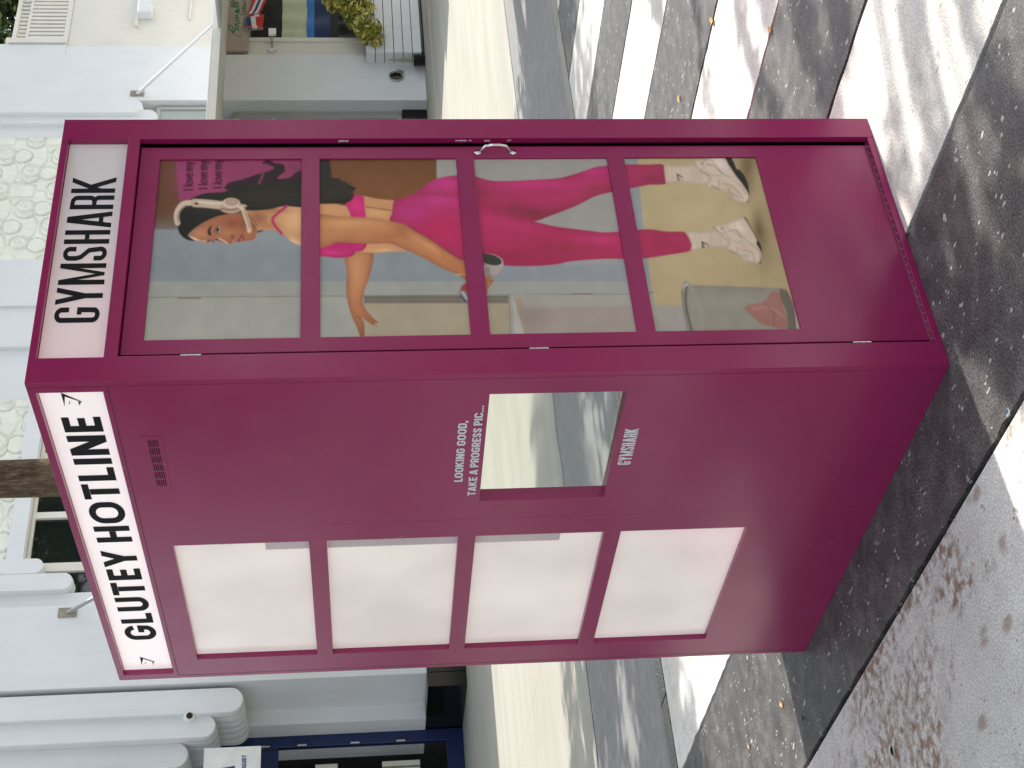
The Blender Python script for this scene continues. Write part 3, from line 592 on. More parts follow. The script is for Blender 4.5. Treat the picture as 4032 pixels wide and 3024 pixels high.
    hk = ((np.floor((GX+GY)/3.0) % 2)*(.5)+(np.floor((GX-GY)/3.0) % 2)*.5); paint(bk*hk,(84,82,76),.42); blob(bk,(900,1240),260,40,(150,146,134),.5,'4')
    poly([('4',1320,1140),('4',1380,1200),('4',1420,1350),('4',1430,1520),('4',1370,1520),('4',1365,1350),('4',1310,1200)],(98,94,84)); line([('4',1350,1145),('4',1410,1280),('4',1428,1500)],6,(48,48,44),'4')
    line([('4',565,1180),('4',575,1110),('4',600,1103),('4',650,1180),('4',700,1330),('4',712,1500)],15,(142,138,130)); line([('4',565,1170),('4',580,1300),('4',620,1500)],18,(122,120,114)); line([('4',590,1120),('4',590,1280),('4',640,1500)],8,(62,62,58),a=.7); line([('4',572,1130),('4',598,1108)],5,(190,186,176))
draw_picture()
canvas = np.stack([blur(canvas[..., i], 1) for i in range(3)], -1)*.5+canvas*.5
low_ = blur(rng.normal(0, 1, (PH, PW)), 9); low_ /= low_.std(); canvas = canvas*(1+.025*low_[..., None])*np.array([1.04, 1.0, .95])
canvas = np.clip(canvas*(1+rng.normal(0, .02, canvas.shape[:2])[..., None]), 0.004, 1)
PRINT_GAIN = 1.25
def print_mesh(s0, s1, z0, z1, depth, name, parent, mat, ns=330, nz=210):
    ss = np.linspace(s0, s1, ns+1); zz = np.linspace(z0, z1, nz+1); A, B = np.meshgrid(ss, zz)
    P = np.stack([A.ravel(), np.full(A.size, depth), B.ravel()], -1)
    Xp, Yp = proj(P); cx = np.clip((Xp-PX0)*PS-.5, 0, PW-1.001); cy = np.clip((Yp-PY0)*PS-.5, 0, PH-1.001)
    ix, iy = cx.astype(int), cy.astype(int); fx, fy = (cx-ix)[:, None], (cy-iy)[:, None]
    col = (canvas[iy, ix]*(1-fx)+canvas[iy, ix+1]*fx)*(1-fy)+(canvas[iy+1, ix]*(1-fx)+canvas[iy+1, ix+1]*fx)*fy
    col = np.clip(col*PRINT_GAIN, 0, .9)
    me = bpy.data.meshes.new(name); nv = P.shape[0]; me.vertices.add(nv); me.vertices.foreach_set('co', P.ravel())
    i0 = (np.arange(nz)[:, None]*(ns+1)+np.arange(ns)[None]).ravel(); q = np.stack([i0, i0+1, i0+ns+2, i0+ns+1], -1)
    me.loops.add(q.size); me.loops.foreach_set('vertex_index', q.ravel().astype(np.int32)); me.polygons.add(len(q))
    me.polygons.foreach_set('loop_start', (np.arange(len(q))*4).astype(np.int32)); me.update(calc_edges=True)
    at = me.color_attributes.new('print', 'FLOAT_COLOR', 'POINT'); at.data.foreach_set('color', np.hstack([col, np.ones((nv, 1))]).ravel().astype(np.float32))
    me.materials.append(mat); o = bpy.data.objects.new(name, me); C.objects.link(o); o.parent = parent; return o
n = NM('printed_film', .3, .18); va = n.n('ShaderNodeVertexColor'); va.layer_name = 'print'; n.color(va.outputs[0]); M['print'] = n.m

# ------------------------------------------------------------------ phone booth
BW, BD, BH = .962, 1.664, 2.40
booth = tag(empty('phone_booth'), 'tall magenta phone booth with lit header sign and pictures in its door panes', 'phone booth')
fz = [(1.721,2.122), (1.273,1.669), (.826,1.221), (.374,.774)]
szs = [(1.728,2.126), (1.282,1.675), (.837,1.229), (.389,.784)]
HF = (.079, 2.214, .878, 2.381)
p = MB(); p.plate(MF, (0, 0, BW, BH), [HF, (.080, -.01, .880, 2.180)], 0, .021)
p.build('front_frame', M['mag'], booth, bevel=.0015)
p = MB(); p.box((.081, .001, 0), (.879, .019, .020)); p.build('door_sill', M['mag'], booth, bevel=.001)
p = MB(); p.box((.084, .0195, .0205), (.876, .0235, .0225))
for i in range(26): p.tube([(.10+i*.03, .012, .0195), (.10+i*.03, .012, .0228)], .0022, 6)
p.build('threshold_strip', M['alu'], booth)
HS = (.043, 2.215, 1.626, 2.380); MR = (.089, .862, .604, 1.229)
slots = []
for i in range(6):
    for j in range(5): slots.append((.257+i*.0378, 2.105+j*.0058, .257+i*.0378+.030, 2.105+j*.0058+.0026))
p = MB(); p.plate(MS, (0.0004, 0, BD, BH), [HS, MR]+[(.799, a, 1.530, b) for a, b in szs], 0, .024)
# keep the corner free of coincident faces: the side panel starts behind the front frame
for i, v in enumerate(p.v):
    if abs(v[1]-.0004) < 1e-4: p.v[i] = (v[0]+0.0, .0214, v[2])
side = p.build('side_panel', M['mag'], booth, bevel=.0015)
p = MB(); p.box((.025, .0225, 2.3785), (BW, BD-.001, BH)); p.build('roof', M['mag'], booth)
p = MB(); p.box((.0248, BD-.03, 0), (BW-.001, BD-.0015, 2.378)); p.box((BW-.024, .0225, 0), (BW-.0005, BD-.031, 2.378)); p.build('back_panel', M['mag'], booth)
p = MB(); p.box((.20, BD, 0), (BW-.03, BD+.27, 2.36)); p.build('rear_shadow_block', M['mag'], booth)  # unseen block added behind the booth to widen its ground shadow
p = MB(); p.plate(MF, (.03, .001, BW-.03, 2.37), [], .05, .06); p.plate(MS, (.065, .001, BD-.04, 2.37), [], .05, .06); p.build('inner_lining', M['black'], booth)
# seams
p = MB()
def seam_s(a, b, wd=.0016):
    (y0, z0), (y1, z1) = a, b
    if abs(y1-y0) < 1e-6: p.box((-.0004, y0-wd/2, z0), (.0005, y0+wd/2, z1))
    else: p.box((-.0005, y0, z0-wd/2), (.0005, y1, z0+wd/2))
seam_s((.020,2.201), (.020,2.398)); seam_s((.020,2.201), (1.643,2.201), .0022); seam_s((1.643,.01), (1.643,2.201), .0024)
p.build('panel_seam', M['magdark'], booth)
p = MB(); p.box((-.0003, .0185, .01), (.0004, .0200, 2.15)); p.box((-.0003, .703, .01), (.0004, .7042, 1.71)); p.build('panel_seam', M['mag'], booth)
# header signs
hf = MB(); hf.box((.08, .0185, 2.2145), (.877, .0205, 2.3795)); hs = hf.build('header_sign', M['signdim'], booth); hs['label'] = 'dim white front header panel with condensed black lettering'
cw = {'*': .30, 'Y': .33, 'M': .43, 'A': .335, 'K': .34, 'S': .29, 'G': .30, 'H': .29, 'R': .30}
place_text('GYMSHARK', cw, .098, .14, .14, .058, MF, .209, .741, 2.2375, 2.3575, .0178, 'lettering', M['ink'], hs)
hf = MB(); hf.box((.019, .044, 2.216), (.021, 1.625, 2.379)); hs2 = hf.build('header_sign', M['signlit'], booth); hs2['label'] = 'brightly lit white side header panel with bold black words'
bw_ = {'*': .52, 'G': .66, 'L': .44, 'U': .60, 'T': .52, 'E': .45, 'Y': .62, ' ': .22, 'H': .60, 'O': .76, 'I': .19, 'N': .62}
def MSr(s, d, t): return (d, s, t)
q, wd = text_quads('GLUTEY HOTLINE', bw_, .19, .20, .36, .105); mb = MB()
for li, pl in q:
    mb.face([(.0178-.0002*li, 1.410-(1.410-.172)*a/wd, 2.242+(2.343-2.242)*b) for a, b in pl], False)
mb.build('lettering', M['ink'], hs2)
def pix_polys(polys, parent, name, mat, axis, val, step=.0002):
    mb = MB()
    for i, pl in enumerate(polys): mb.face([tuple(onto(X, Y, axis, val-step*i)) for X, Y in pl], False)
    return mb.build(name, mat, parent)
def k7(*a): return [(x/2.764, 1500+y/2.764) for x, y in a]
def k5(*a): return [(400+x/4.424, 2400+y/4.424) for x, y in a]
pix_polys([k7((660,127),(705,170),(703,280),(690,230)), k7((660,127),(870,216),(880,228),(705,170)), k7((840,206),(897,228),(872,232)), k7((755,216),(764,238),(748,262)), k7((850,226),(884,232),(868,246),(880,252),(862,262),(866,276),(858,262),(862,250),(852,240))], hs2, 'emblem', M['ink'], 0, .0178)
pix_polys([k5((665,826),(722,862),(696,968),(684,900)), k5((665,826),(880,896),(890,912),(722,862)), k5((860,890),(936,914),(890,920)), k5((764,912),(776,930),(752,950)), k5((880,912),(912,920),(902,945),(888,962),(882,950),(896,930))], hs2, 'emblem', M['ink'], 0, .0178)
# side panes and mirror
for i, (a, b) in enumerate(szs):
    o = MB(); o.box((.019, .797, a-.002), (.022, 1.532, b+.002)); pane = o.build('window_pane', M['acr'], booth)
    band = {0: (1.728, 1.86), 1: (1.282, 1.675), 2: (.965, 1.229)}.get(i)
    if band: o = MB(); o.box((.0183, .7995, band[0]+.001), (.0189, .868, band[1]-.001)); o.build('silhouette_strip', M['acrband'], pane)  # darker strip imitates the silhouette of a fixture behind the pane
mr = MB(); mr.box((.021, .087, .860), (.0235, .606, 1.231)); mr.build('mirror', M['mirror'], booth)
v = MB(); v.box((-.0012, .240, 2.093), (.0005, .486, 2.147))
vn = v.build('vent_grille', M['mag'], booth, bevel=.0006)
v = MB()
for a in slots: v.box((-.0018, a[0], a[1]), (-.0011, a[2], a[3]))
v.build('slot', M['black'], vn)
# white slogans
def side_text(txt, widths, tv, th, r, gap, y0, y1, z0, z1):
    q, wd = text_quads(txt, widths, tv, th, r, gap); mb = MB()
    for li, pl in q: mb.face([(-.0006-.0001*li, y0+(y1-y0)*a/wd, z0+(z1-z0)*b) for a, b in pl], False)
    mb.build('lettering', M['inkwhite'], booth)
sw = {'*': .56, 'O': .62, 'G': .60, 'D': .58, 'L': .46, 'I': .22, 'N': .60, ',': .22, ' ': .26, 'T': .52, 'A': .64, 'K': .62, 'E': .48, 'P': .54, 'R': .56, 'S': .52, 'C': .58, '.': .22}
side_text('LOOKING GOOD,', sw, .20, .18, .28, .07, .499, .203, 1.283, 1.3065)
side_text('TAKE A PROGRESS PIC...', sw, .20, .18, .28, .07, .572, .136, 1.2415, 1.265)
side_text('GYMSHARK', cw, .12, .11, .14, .055, .435, .259, .8065, .8445)
# door
door = MB(); door.plate(MF, (.101, .022, .8655, 2.178), [(.149, a, .817, b) for a, b in fz], .020, .048)
dr = door.build('door', M['mag'], booth, bevel=.0018)
labels = ['door pane printed with the head of a woman in a headset', 'door pane printed with a woman\'s torso and arms in pink', 'door pane printed with pink leggings and a chrome dumbbell', 'door pane printed with white trainers and a wire waste basket']
for (a, b), lb in zip(fz, labels):
    o = print_mesh(.1492, .8168, a+.0002, b-.0002, .0262, 'printed_pane', dr, M['print']); o['label'] = lb
h = MB(); z0, z1, hx = 1.104, 1.208, .8385
for z in (z0, z1): h.tube([(hx, .0199, z), (hx, .0165, z)], .0105, 14); h.tube([(hx+.0, .0164, z), (hx, .015, z)], .004, 8)
pts = [(hx, .018, z0+.006), (hx, .008, z0+.012), (hx, -.006, z0+.022), (hx, -.010, z0+.040), (hx, -.010, z1-.040), (hx, -.006, z1-.022), (hx, .008, z1-.012), (hx, .018, z1-.006)]
sp = []
for i in range(len(pts)-1):
    for t in (0, .5): sp.append(tuple(np.array(pts[i])*(1-t)+np.array(pts[i+1])*t))
sp.append(pts[-1]); h.tube(sp, .0042, 10); h.build('handle', M['chrome'], dr, smooth=True)
for z in (1.998, 1.097, .218):
    h = MB(); L = .0255
    for k, (a, b) in enumerate(((-L, -L*.34), (-L*.3, L*.3), (L*.34, L))): h.tube([(.0905, .0155, z+a), (.0905, .0155, z+b)], .0048, 12)
    h.build('hinge', M['chrome'], dr, smooth=False)
for z, ln_, wd_ in ((1.60, .030, .006), (1.255, .034, .005), (1.228, .008, .004), (1.178, .018, .006), (1.112, .012, .004)):
    ch = MB()
    for k in range(5):
        a = z-ln_/2+ln_*k/5; ch.face([(.8792, .006+random.random()*.003, a), (.8792, .006+wd_+random.random()*.003, a), (.8792, .006+wd_+random.random()*.003, a+ln_/5), (.8792, .006+random.random()*.003, a+ln_/5)], False)
    ch.build('paint_chip', M['chip'], booth)

# ------------------------------------------------------------------ buildings
FY = 17.25
bA = tag(empty('building', (7.6, FY, 0)), 'white art deco shop building with carved cream panels and fluted fins', 'building')
def fac(name, boxes, mat, parent, bevel=.01, **k):
    mb = MB()
    for a, b in boxes: mb.box(a, b)
    return mb.build(name, mat, parent, bevel=bevel, **k)
# main wall masses (front pier, returns, upper wall)
fac('wall', [((7.60, FY, .60), (9.00, 19.6, 14)), ((9.0, FY+.10, 4.0), (9.28, 19.6, 14)), ((16.0, FY, 0), (19.55-.0, 19.6, 4.0)), ((9.0, FY+.5, 7.9), (22, 19.6, 14)),
             ((15.1, FY-.02, 7.0), (15.72, FY+.6, 14)), ((14.2, FY+.03, 7.0), (15.1, FY+.6, 14)), ((13.05, FY+.12, 7.0), (14.2, FY+.6, 14)), ((15.72, FY+.08, 7), (16.31, FY+.6, 14))], M['white'], bA)
fac('pier', [((20.56, FY, 0), (21.98, 19.6, 14))], M['white'], bA)
fac('wall', [((-14, FY+.4, 7.1), (7.6, 19.8, 14)), ((7.35, 18.31, .6), (7.75, 19.7, 7.1))], M['white'], bA)
# vertical reeded bands beside the relief on the right
fac('pilaster', [((19.56, FY+.10, 5.6), (19.9, FY+.6, 14)), ((19.9, FY+.16, 5.55), (20.10, FY+.6, 14))], M['white'], bA)
fac('black_plinth', [((7.61, FY-.02, 0), (9.0, 17.30, .60)), ((7.37, FY-.02, 0), (7.60, 19.2, .60))], M['darkgranite'], bA, .005)
fac('black_plinth', [((19.0, 17.50, 0), (20.555, 17.70, .515))], M['darkgranite'], bA, .005)
# fins with rounded reeded undersides
def capsule_ring(xc, w2, zb, zt, y, k=1.0, n_=14):
    return [(xc-w2*k, y, zt)]+[(xc-w2*k*math.cos(math.pi*i/n_), y, zb+w2-w2*k*math.sin(math.pi*i/n_)) for i in range(n_+1)]+[(xc+w2*k, y, zt)]
def fin(x0, x1, zb, yf, yb, zt=14, rings=6, face_inset=True):
    mb = MB(); xc, w2 = (x0+x1)/2, (x1-x0)/2; prof = []
    dy = (yb-yf)/rings
    prof.append((yf, .93)); prof.append((yf+.012, .985))
    for r in range(rings):
        a = yf+r*dy
        for t, k in ((.12, 1.0), (.5, 1.04), (.88, 1.0), (1.0, .90)): prof.append((a+.012+(dy-.012/rings)*t*.98, k))
    last = None
    for i, (y, k) in enumerate(prof):
        ring = capsule_ring(xc, w2, zb, zt, y, k); ids = [mb.vert(p_, False) for p_ in ring]
        if last:
            for a in range(len(ids)-1): mb.f.append([last[a], last[a+1], ids[a+1], ids[a]])
        else: mb.f.append(ids)
        last = ids
    o = mb.build('fin', M['white'], bA); return o
fin(7.12, 7.53, 3.36, FY+.04, 18.5); fin(6.78, 7.15, 3.76, FY+.12, 18.5); fin(6.40, 6.81, 4.16, FY+.30, 18.5, face_inset=False); fin(5.6, 6.39, 4.36, FY+.34, 18.5)
fin(9.27, 9.58, 6.05, FY-.02, FY+.5, rings=3); fin(9.59, 9.87, 6.53, FY-.0, FY+.5, rings=3)
fin(19.90, 20.31, 5.45, FY+.02, FY+.5, rings=3); fin(20.12, 20.54, 5.75, FY-.06, FY+.4, rings=2)
# carved relief panels
def relief(x0, x1, z0, z1, y, seed, parent, res=.018):
    nx, nz = int((x1-x0)/res), int((z1-z0)/res); X, Z = np.meshgrid(np.linspace(x0, x1, nx+1), np.linspace(z0, z1, nz+1)); r = np.random.default_rng(seed)
    Hh = .012*np.abs(np.sin(X*13))+.01*(np.abs(((Z-z0) % 1.05)-.5) < .05)
    def add(h_, msk, gr):
        nonlocal Hh
        Hh = np.where(gr, -.012, Hh); Hh = np.where(msk, h_, Hh)
    for j in range(int((z1-z0)/.52)+2):
        for i in range(int((x1-x0)/.95)+2):
            cx = x0+.35+i*.95+(j % 2)*.475; cz = z0+j*.52+.1; R = .46; dx, dz = X-cx, Z-cz; rr = np.hypot(dx, dz); th = np.arctan2(dz, dx)
            if (i+2*j) % 4 != 3:
                h_ = .05*np.sqrt(np.clip(1-(rr/(R*1.02))**2, 0, 1))+.016*np.abs(np.sin(th*7))*(rr/R)
                add(h_, (rr < R) & (rr > R*.42), (rr < R+.03)); add(.075-.2*(rr/R)**2*.2+.012*np.abs(np.sin(th*5)), rr < R*.36, rr < R*.42)
            else:
                ii = np.abs(rr-.30) < .045; add(.05, ii & (dz > -.1), (np.abs(rr-.30) < .07) & (dz > -.1))
                add(.03+.012*np.abs(np.sin(dz*26)), (np.abs(dx) < .14) & (np.abs(dz) < .3), (np.abs(dx) < .17) & (np.abs(dz) < .33))
            for sx in (-1, 1):
                ax, az = X-(cx+sx*.40), Z-(cz-.20); r2 = np.hypot(ax, az); t2 = np.arctan2(az, ax*sx)
                add(.055+.026*np.cos(r2*62-t2), r2 < .155, r2 < .185)
    P = np.stack([X.ravel(), y-.5*Hh.ravel(), Z.ravel()], -1); me = bpy.data.meshes.new('carved_panel'); nv = len(P)
    me.vertices.add(nv); me.vertices.foreach_set('co', P.ravel()); i0 = (np.arange(nz)[:, None]*(nx+1)+np.arange(nx)[None]).ravel(); q = np.stack([i0, i0+1, i0+nx+2, i0+nx+1], -1)
    me.loops.add(q.size); me.loops.foreach_set('vertex_index', q.ravel().astype(np.int32)); me.polygons.add(len(q)); me.polygons.foreach_set('loop_start', (np.arange(len(q))*4).astype(np.int32)); me.update(calc_edges=True)
    me.polygons.foreach_set('use_smooth', [True]*len(q)); me.materials.append(M['cream']); o = bpy.data.objects.new('carved_panel', me); C.objects.link(o); o.parent = parent
    o.matrix_parent_inverse = Matrix.Translation(-Vector(parent.location)); return o
relief(16.31, 19.56, 6.3, 9.6, FY+.12, 3, bA); relief(9.87, 13.06, 7.13, 8.7, FY+.10, 5, bA); relief(4.9, 6.42, 5.05, 7.6, FY+.28, 8, bA)
fac('lintel', [((9.87, FY+.02, 6.86), (13.06, FY+.6, 7.125))], M['white'], bA)
fac('fluted_block', [((5.6+.08*i, FY+.20, 4.42), (5.6+.08*i+.07, FY+.33, 5.04)) for i in range(10)], M['white'], bA, .02)
# upper window behind the fins
wx = [(9.2, 9.72), (9.88, 10.72), (10.84, 11.9), (12.02, 13.0)]
mb = MB(); mb.plate(MF, (9.1, 4.0, 13.05, 6.855), [(a, 4.1, b, 6.80) for a, b in wx], FY+.18, FY+.30); wf = mb.build('window', M['warmwhite'], bA, bevel=.01)
for a, b in wx: mb = MB(); mb.box((a-.01, FY+.24, 4.09), (b+.01, FY+.255, 6.81)); mb.build('pane', M['glass'], wf)
# canopy with tie rods
cz_, cy_ = 4.06, 15.5
can = fac('canopy', [((9.0, cy_, cz_), (27, cy_+.06, cz_+.16)), ((9.0, cy_+.06, cz_+.10), (27, FY+.12, cz_+.14))], M['warmwhite'], bA, .004)
fac('trim', [((9.0, cy_-.004, cz_+.15), (27, cy_+.05, cz_+.175))], M['white'], can, .003)
for bx, bz in ((20.75, 5.89), (8.87, 6.07), (14.8, 5.95)):
    mb = MB(); mb.tube([(bx, FY+.0, bz), (bx, cy_+.02, cz_+.17)], .034, 10); rod = mb.build('tie_rod', M['white'] if bx > 20 else M['alu'], bA, smooth=False)
    mb = MB(); mb.box((bx-.08, FY-.02, bz-.14), (bx+.08, FY+.012, bz+.14)); mb.build('bracket', simple('worn_bracket', (.30,.27,.22), .7, var=.4), rod)
# unseen slab added behind the booth to shade the walk
fac('canopy', [((7.7, 13.45, 4.0), (13.6, 15.49, 4.12))], M['greytrim'], bA, .01)
# left recessed storefront (navy)
q1, q2 = onto(1096, 2942, 1, 18.75), onto(1758, 2915, 1, 18.75); hx1, hz1, hz0 = float((q1[0]+q2[0])/2), float(q1[2]), float(q2[2])
mb = MB(); mb.plate(MF, (1.0, .0, 7.36, 4.6), [(5.55, hz0, hx1, hz1), (3.2, hz0, 5.2, hz1)], 18.75, 18.85)
st = mb.build('storefront', M['blue'], bA, bevel=.01)
for z in (3.12, 2.55, 1.72, 1.0): mb = MB(); mb.tube([(7.18, 18.735, z-.07), (7.18, 18.735, z+.07)], .02, 8); mb.build('hinge', M['alu'], st)
mb = MB(); mb.box((7.115, 18.742, .12), (7.121, 18.751, 3.9)); mb.box((5.3, 18.742, 3.86), (7.3, 18.751, 3.87)); mb.build('seam', M['shadow_in'], st)
fac('soffit', [((0, FY+.4, 4.6), (7.6, 19.5, 7.1))], M['shadow_in'], bA, 0)
inn = fac('shop_interior', [((1.0, 20.4, 0), (7.36, 20.5, 4.6)), ((7.37, 18.9, 0), (7.45, 20.5, 4.6)), ((1, 19.2, -.0), (7.3, 20.4, .02))], M['shadow_in'], bA, 0)
shelf_cols = [(.62,.60,.50), (.45,.28,.16), (.8,.8,.76), (.33,.35,.33), (.7,.69,.60), (.2,.16,.1), (.75,.78,.75), (.4,.38,.35)]
for i, (x0, x1, z0, z1, c_) in enumerate([(6.55,6.9,3.05,3.45,0),(6.0,6.85,2.75,3.0,3),(6.35,6.62,2.35,2.72,1),(6.3,6.8,2.55,2.60,2),(6.45,6.9,2.0,2.35,4),(6.1,6.45,1.9,2.3,6),(6.6,6.66,.7,1.8,7),(6.7,6.78,.7,1.75,2),(6.48,6.56,.7,1.78,5),(6.3,6.42,.7,1.6,2),(5.7,6.2,.7,1.9,0),(5.7,6.0,2.1,3.2,7),(6.82,6.9,.7,1.3,4)]):
    fac('shelf_item', [((x0+.03, 18.93, z0), (x1+.03, 19.1, z1))], simple('shelf_item', shelf_cols[c_], .6), inn, .005)
# right recessed storefront strip
mb = MB(); mb.plate(MF, (19.0, .52, 20.555, 3.98), [(19.1, .62, 19.75, 3.9), (19.87, .62, 20.36, 3.10), (19.87, 3.20, 20.36, 3.84)], 17.56, 17.66); st2 = mb.build('shop_window', M['greytrim'], bA, bevel=.008)
mb = MB(); mb.box((19.05, 17.61, .6), (20.45, 17.63, 3.92)); mb.build('pane', M['glass'], st2)
fac('frame_rib', [((20.38+.045*i, 17.545, .53), (20.40+.045*i, 17.559, 3.96)) for i in range(4)], M['greytrim'], st2, .003)
mb = MB(); mb.plate(MF, (18.6, 4.22, 20.5, 5.5), [(18.7, 4.3, 20.42, 5.42)], FY+.12, FY+.2); st3 = mb.build('transom_window', M['greytrim'], bA, bevel=.005)
mb = MB(); mb.box((18.65, FY+.15, 4.25), (20.45, FY+.17, 5.45)); mb.build('pane', simple('pale_glass', (.30,.34,.32), .12), st3)
fac('wall', [((19.0, 18.06, .0), (20.6, 19, 5.9)), ((18.6, FY+.2, 5.5), (20.56, FY+.5, 6.5))], M['greytrim'], bA, 0)

# right building
bB = tag(empty('building', (22, FY, 0)), 'plain white restaurant building with roof terrace parapet and dark shop window', 'building')
mb = MB(); mb.plate(MF, (21.985, 0, 30, 7.46), [(22.60, 1.20, 27.5, 3.72)], FY+.10, FY+.5); mb.build('wall', M['warmwhite'], bB, bevel=.01)
fac('pier', [((21.985, FY+.04, 7.46), (22.34, 18.2, 11)), ((21.985, FY+.05, 4.15), (22.30, FY+.099, 7.46))], M['white'], bB, .01)
mb = MB(); mb.plate(MF, (22.5, 1.14, 27.6, 3.80), [(22.62, 1.22, 27.5, 3.72)], FY+.06, FY+.16); wf = mb.build('window_frame', M['warmwhite'], bB, bevel=.008)
fac('interior', [((22.3, 19.4, 0), (28, 19.5, 4)), ((22.3, FY+.5, 0), (22.38, 19.4, 4)), ((22.3, FY+.5, .9), (28, 19.4, .95)), ((22.3, FY+.5, 3.8), (28, 19.4, 3.85))], M['shadow_in'], bB, 0)
fac('wall_ledge', [((22.95, FY+.02, 6.05), (26, FY+.10, 6.12)), ((23.2, FY+.04, 4.95), (26, FY+.1, 5.0))], M['warmwhite'], bB, .01)
fac('utility_box', [((23.22, FY-.12, 5.76), (23.62, FY+.10, 6.06))], M['white'], bB, .02)
pr = fac('parapet', [((22.36, FY+.06, 7.46), (30, FY+.14, 7.56)), ((22.36, FY+.06, 8.28), (30, FY+.14, 8.34)), ((22.36, FY+.04, 8.52), (30, FY+.16, 8.60)), ((22.36, FY+.0, 7.47), (22.50, FY+.18, 8.7)), ((22.50, FY+.155, 7.56), (30, FY+.17, 8.28))], M['warmwhite'], bB, .006)
mb = MB()
for i in range(60): x = 22.56+i*.125; mb.box((x, FY+.07, 7.56), (x+.075, FY+.13, 8.28))
mb.build('slat', M['warmwhite'], pr)
mb = MB()
for i in range(60): x = 22.56+i*.125; mb.box((x-.015, FY+.08, 8.34), (x+.04, FY+.12, 8.52))
mb.build('rail_block', M['warmwhite'], pr)

# ------------------------------------------------------------------ vegetation helpers
def leaf_cloud(cents, n_, size, seed, name, mat, parent, elong=2.2, flat=.6):
    r = np.random.default_rng(seed); V = []; tot = sum(c[3]*c[4]*c[5] for c in cents)
    for (cx, cy, cz, rx, ry, rz) in cents:
        k = int(n_*rx*ry*rz/tot); d = r.normal(size=(k, 3)); d /= np.linalg.norm(d, axis=1)[:, None]; rad = r.random(k)**.45
        P = np.array([cx, cy, cz])+d*rad[:, None]*np.array([rx, ry, rz]); P += r.normal(size=P.shape)*size*.6
        a = r.normal(size=(k, 3)); a[:, 2] *= flat; a /= np.linalg.norm(a, axis=1)[:, None]; b = np.cross(a, r.normal(size=(k, 3))); b /= np.linalg.norm(b, axis=1)[:, None]
        s = size*(.6+.8*r.random(k))[:, None]
        V.append(np.stack([P-a*s*elong*.5, P+b*s*.42, P+a*s*elong*.5, P-b*s*.42], 1).reshape(-1, 3))
    V = np.vstack(V); nq = len(V)//4; me = bpy.data.meshes.new(name); me.vertices.add(len(V)); me.vertices.foreach_set('co', V.ravel())
    me.loops.add(nq*4); me.loops.foreach_set('vertex_index', np.arange(nq*4, dtype=np.int32)); me.polygons.add(nq); me.polygons.foreach_set('loop_start', (np.arange(nq)*4).astype(np.int32)); me.update(calc_edges=True)
    me.materials.append(mat); o = bpy.data.objects.new(name, me); C.objects.link(o)
    if parent: o.parent = parent; o.matrix_parent_inverse = Matrix.Translation(-Vector(parent.location))
    return o
def trunk(mb, pts, rads, n_=14, seed=1):
    r = random.Random(seed); base = []; 
    for (p_, rd) in zip(pts, rads):
        ids = []
        for k in range(n_):
            t = 2*math.pi*k/n_; q = rd*(1+r.uniform(-.05, .05)); ids.append(mb.vert((p_[0]+q*math.cos(t), p_[1]+q*math.sin(t), p_[2]), False))
        base.append(ids)
    for a, b in zip(base, base[1:]):
        for k in range(n_): mb.f.append([a[k], a[(k+1)%n_], b[(k+1)%n_], b[k]])
def palm(x, y, h, cr, nf, seed, label, group=None, rad=.155, lean=0.0):
    e = tag(empty('palm_tree', (x, y, 0)), label, 'palm tree', group); r = random.Random(seed)
    mb = MB(); zz = [i*h/24 for i in range(25)]; trunk(mb, [(x+lean*(z/h)**2, y, z) for z in zz], [rad*(1.25-.3*min(1, z/1.2)) if z < 1.2 else rad*(.98-.15*z/h) for z in zz], 20, seed); mb.build('trunk', M['bark'], e, smooth=True)
    mb = MB(); cx = x+lean
    for i in range(nf):
        az = 2*math.pi*i/nf+r.uniform(-.2, .2); el = r.uniform(.15, 1.1); L = cr*r.uniform(.85, 1.1); P = Vector((cx, y, h)); d = Vector((math.cos(az)*math.cos(el), math.sin(az)*math.cos(el), math.sin(el))); ns_ = 26; prev = None
        side_ = Vector((-math.sin(az), math.cos(az), 0))
        for k in range(ns_):
            P2 = P+d*(L/ns_); d = (d+Vector((0, 0, -.065))).normalized(); t = k/ns_; nrm = d.cross(side_).normalized()
            mb.face([P+side_*.012, P2+side_*.012, P2-side_*.012, P-side_*.012], False)
            ll = L*.30*math.sin(math.pi*min(1, .12+t*.9))+.05
            for s_ in (-1, 1):
                for hh in (0, .5):
                    Q = P.lerp(P2, hh); tip = Q+side_*s_*ll+d*ll*.55+Vector((0, 0, -ll*r.uniform(.15, .5))); mb.face([Q+d*.02, tip, Q-d*.02], False)
            P = P2
    mb.build('crown', M['frond'], e, recalc=False); return e
def tree(x, y, th, cents, n_, size, seed, label, group, tr=.16):
    e = tag(empty('shade_tree', (x, y, 0)), label, 'tree', group)
    mb = MB(); zz = [i*th/12 for i in range(13)]; trunk(mb, [(x+.12*math.sin(z), y+.08*math.sin(z*1.7), z) for z in zz], [tr*(1.3-.6*z/th) for z in zz], 12, seed)
    top = Vector((x+.12*math.sin(th), y+.08*math.sin(th*1.7), th-.1))
    for c_ in cents[:7]:
        t_ = Vector(c_[:3]); mid = top.lerp(t_, .5)+Vector((0, 0, -.15)); mb.tube([top, mid, t_], [tr*.5, tr*.32, tr*.12], 7)
    mb.build('trunk', M['bark'], e, smooth=True); leaf_cloud(cents, n_, size, seed, 'crown', M['leaf'], e); return e

# palm whose trunk rises behind the booth
palm(4.30, 6.78, 8.6, 2.4, 18, 4, 'palm with rough brown trunk rising behind the magenta booth', rad=.168)
